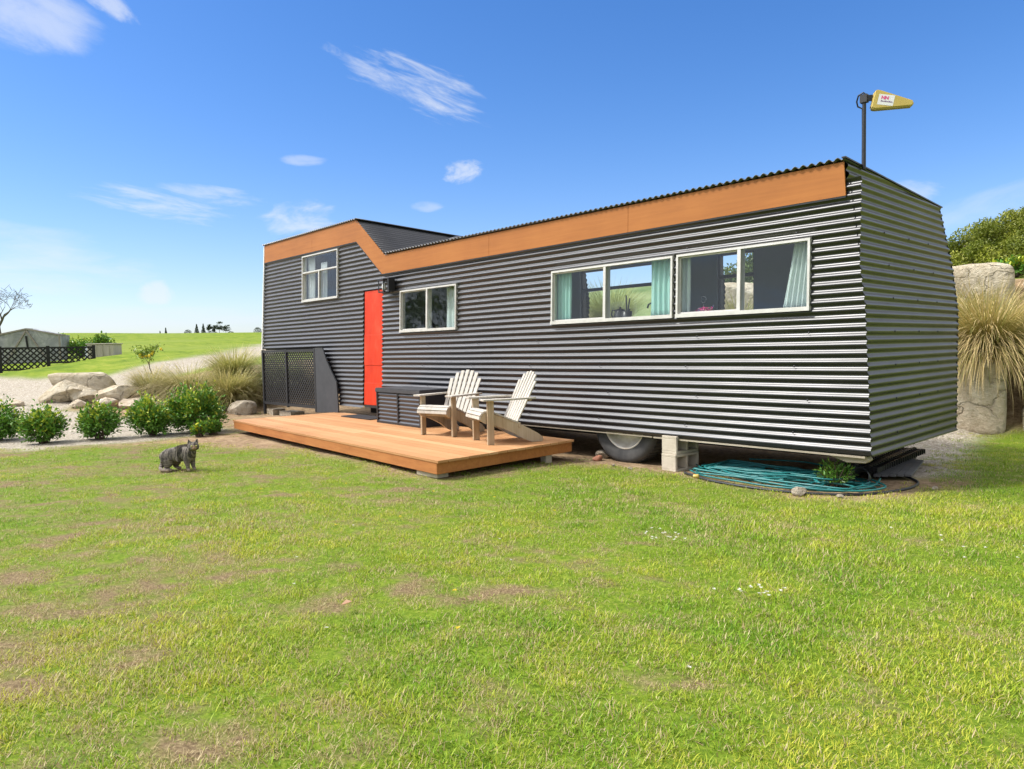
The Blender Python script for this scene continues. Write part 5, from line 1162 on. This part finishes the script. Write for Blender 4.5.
def cloud(col, c, u, half_u, half_v, dens, scale=(3, 9), thr=(.42, .68), tilt=0., seed=0.):
    """soft noisy cloud around direction c; u = direction of its long axis end"""
    c = Vector(c).normalized(); up = Vector((0, 0, 1)); r = c.cross(up).normalized(); up = r.cross(c)
    a = math.cos(tilt) * r + math.sin(tilt) * up; b = -math.sin(tilt) * r + math.cos(tilt) * up
    den = t.math('MAXIMUM', t.vmath('DOT_PRODUCT', v, tuple(c)), .05)
    x = t.math('DIVIDE', t.vmath('DOT_PRODUCT', v, tuple(a)), den); y = t.math('DIVIDE', t.vmath('DOT_PRODUCT', v, tuple(b)), den)
    cx = t.n('ShaderNodeCombineXYZ'); t.set(cx.inputs[0], t.math('MULTIPLY', x, scale[0])); t.set(cx.inputs[1], t.math('MULTIPLY', y, scale[1])); cx.inputs[2].default_value = seed
    nz = t.noise(1, 7, .62, cx.outputs[0], .35)
    e = t.math('ADD', t.math('POWER', t.math('ABSOLUTE', t.math('DIVIDE', x, half_u)), 2), t.math('POWER', t.math('ABSOLUTE', t.math('DIVIDE', y, half_v)), 2))
    msk = t.mr(e, 0., 1., 1, 0, True); front = t.math('GREATER_THAN', t.vmath('DOT_PRODUCT', v, tuple(c)), .1)
    f = t.mr(t.math('ADD', nz, t.math('MULTIPLY', t.math('SUBTRACT', msk, 1.), .5)), thr[0], thr[1], 0, dens, True)
    f = t.math('MULTIPLY', f, .66)
    return t.mix(t.math('MULTIPLY', t.math('MULTIPLY', f, front), t.math('GREATER_THAN', msk, .001)), col, WHITE)
for a in [((-.755, .561, .340), .155, .050, .85, (15, 75), (.34, .74), R(-19), 1.), ((-.775, .53, .345), .17, .022, .6, (16, 60), (.35, .7), R(-23), 2.),
          ((-.750, .617, .240), .038, .022, .9, (35, 60), (.2, .62), R(8), 3.), ((-.939, .289, .186), .135, .028, .85, (13, 80), (.30, .72), R(-7), 4.), ((-.905, .34, .20), .10, .018, .6, (14, 60), (.3, .66), R(-5), 14.),
          ((-.878, .443, .178), .075, .034, .8, (20, 48), (.25, .66), R(4), 5.), ((-.954, .285, .079), .025, .020, .85, (34, 40), (.02, .5), 0, 6.), ((-.985, .165, .105), .22, .05, .62, (7, 34), (.28, .66), R(-2), 7.), ((-.97, .10, .135), .2, .03, .4, (7, 30), (.25, .65), 0, 17.),
          ((-.95, .29, .048), .20, .022, .45, (7, 40), (.2, .62), 0, 8.), ((-.919, .150, .372), .10, .055, .75, (11, 22), (.15, .62), R(-10), 9.), ((-.885, .22, .395), .06, .02, .8, (18, 40), (.2, .6), R(-30), 10.),
          ((-.862, .442, .249), .035, .010, .55, (20, 60), (.1, .6), 0, 11.), ((-.789, .581, .196), .030, .010, .5, (20, 60), (.1, .6), 0, 12.), ((-.20, .965, .155), .17, .03, .38, (8, 24), (.2, .65), R(12), 13.), ((-.30, .94, .18), .05, .02, .6, (14, 40), (.2, .6), R(-10), 15.)]:
    col = cloud(col, a[0], None, *a[1:4], a[4], a[5], a[6], a[7])
# broken cloud over the unseen sky, its bright part added to light the cladding
sv = t.sep(v); den = t.math('ADD', t.math('MAXIMUM', vz, 0.), .12)
cx = t.n('ShaderNodeCombineXYZ'); t.set(cx.inputs[0], t.math('DIVIDE', sv[0], den)); t.set(cx.inputs[1], t.math('DIVIDE', sv[1], den))
nz = t.noise(.9, 7, .6, cx.outputs[0], .3)
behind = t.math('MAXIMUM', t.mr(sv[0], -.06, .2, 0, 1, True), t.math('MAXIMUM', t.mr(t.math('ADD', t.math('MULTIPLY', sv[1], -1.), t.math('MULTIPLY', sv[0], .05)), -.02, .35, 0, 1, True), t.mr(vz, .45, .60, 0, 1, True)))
col = t.mix(t.math('MULTIPLY', t.mr(nz, .24, .52, 0, .92, True), behind), col, t.mix(t.mr(vz, .18, .5, 0, 1, True), (5.6, 5.8, 6.1), t.mix(t.mr(t.vmath('DOT_PRODUCT', v, tuple(Vector((-.74, -.46, .66)).normalized())), .78, .96, 0, 1, True), GLOW, (44., 44., 45.))))  # brightest patch, near the sun, is added for highlights along the front wall
# paler air towards the horizon
haze = t.math('POWER', t.math('SUBTRACT', 1., t.math('MINIMUM', t.math('MAXIMUM', vz, 0.), 1.)), 11.)
col = t.mix(t.math('MULTIPLY', haze, .42), col, (4.9, 5.25, 6.2))
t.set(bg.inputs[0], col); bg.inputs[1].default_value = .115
sl_ = bpy.data.lights.new('Sun', 'SUN'); so_ = bpy.data.objects.new('Sun', sl_); COL.objects.link(so_); sl_.energy = 2.6; sl_.angle = R(6); sl_.color = (1, .955, .88)
so_.rotation_euler = (-SUN).to_track_quat('-Z', 'Y').to_euler()
vs = sc.view_settings; vs.view_transform = 'Standard'; vs.look = 'None'; vs.gamma = 1; vs.use_curve_mapping = False; vs.exposure = .50
sc.cycles.max_bounces = 8; sc.cycles.transparent_max_bounces = 12; sc.cycles.caustics_reflective = False; sc.cycles.caustics_refractive = False
sc.cycles.use_denoising = True
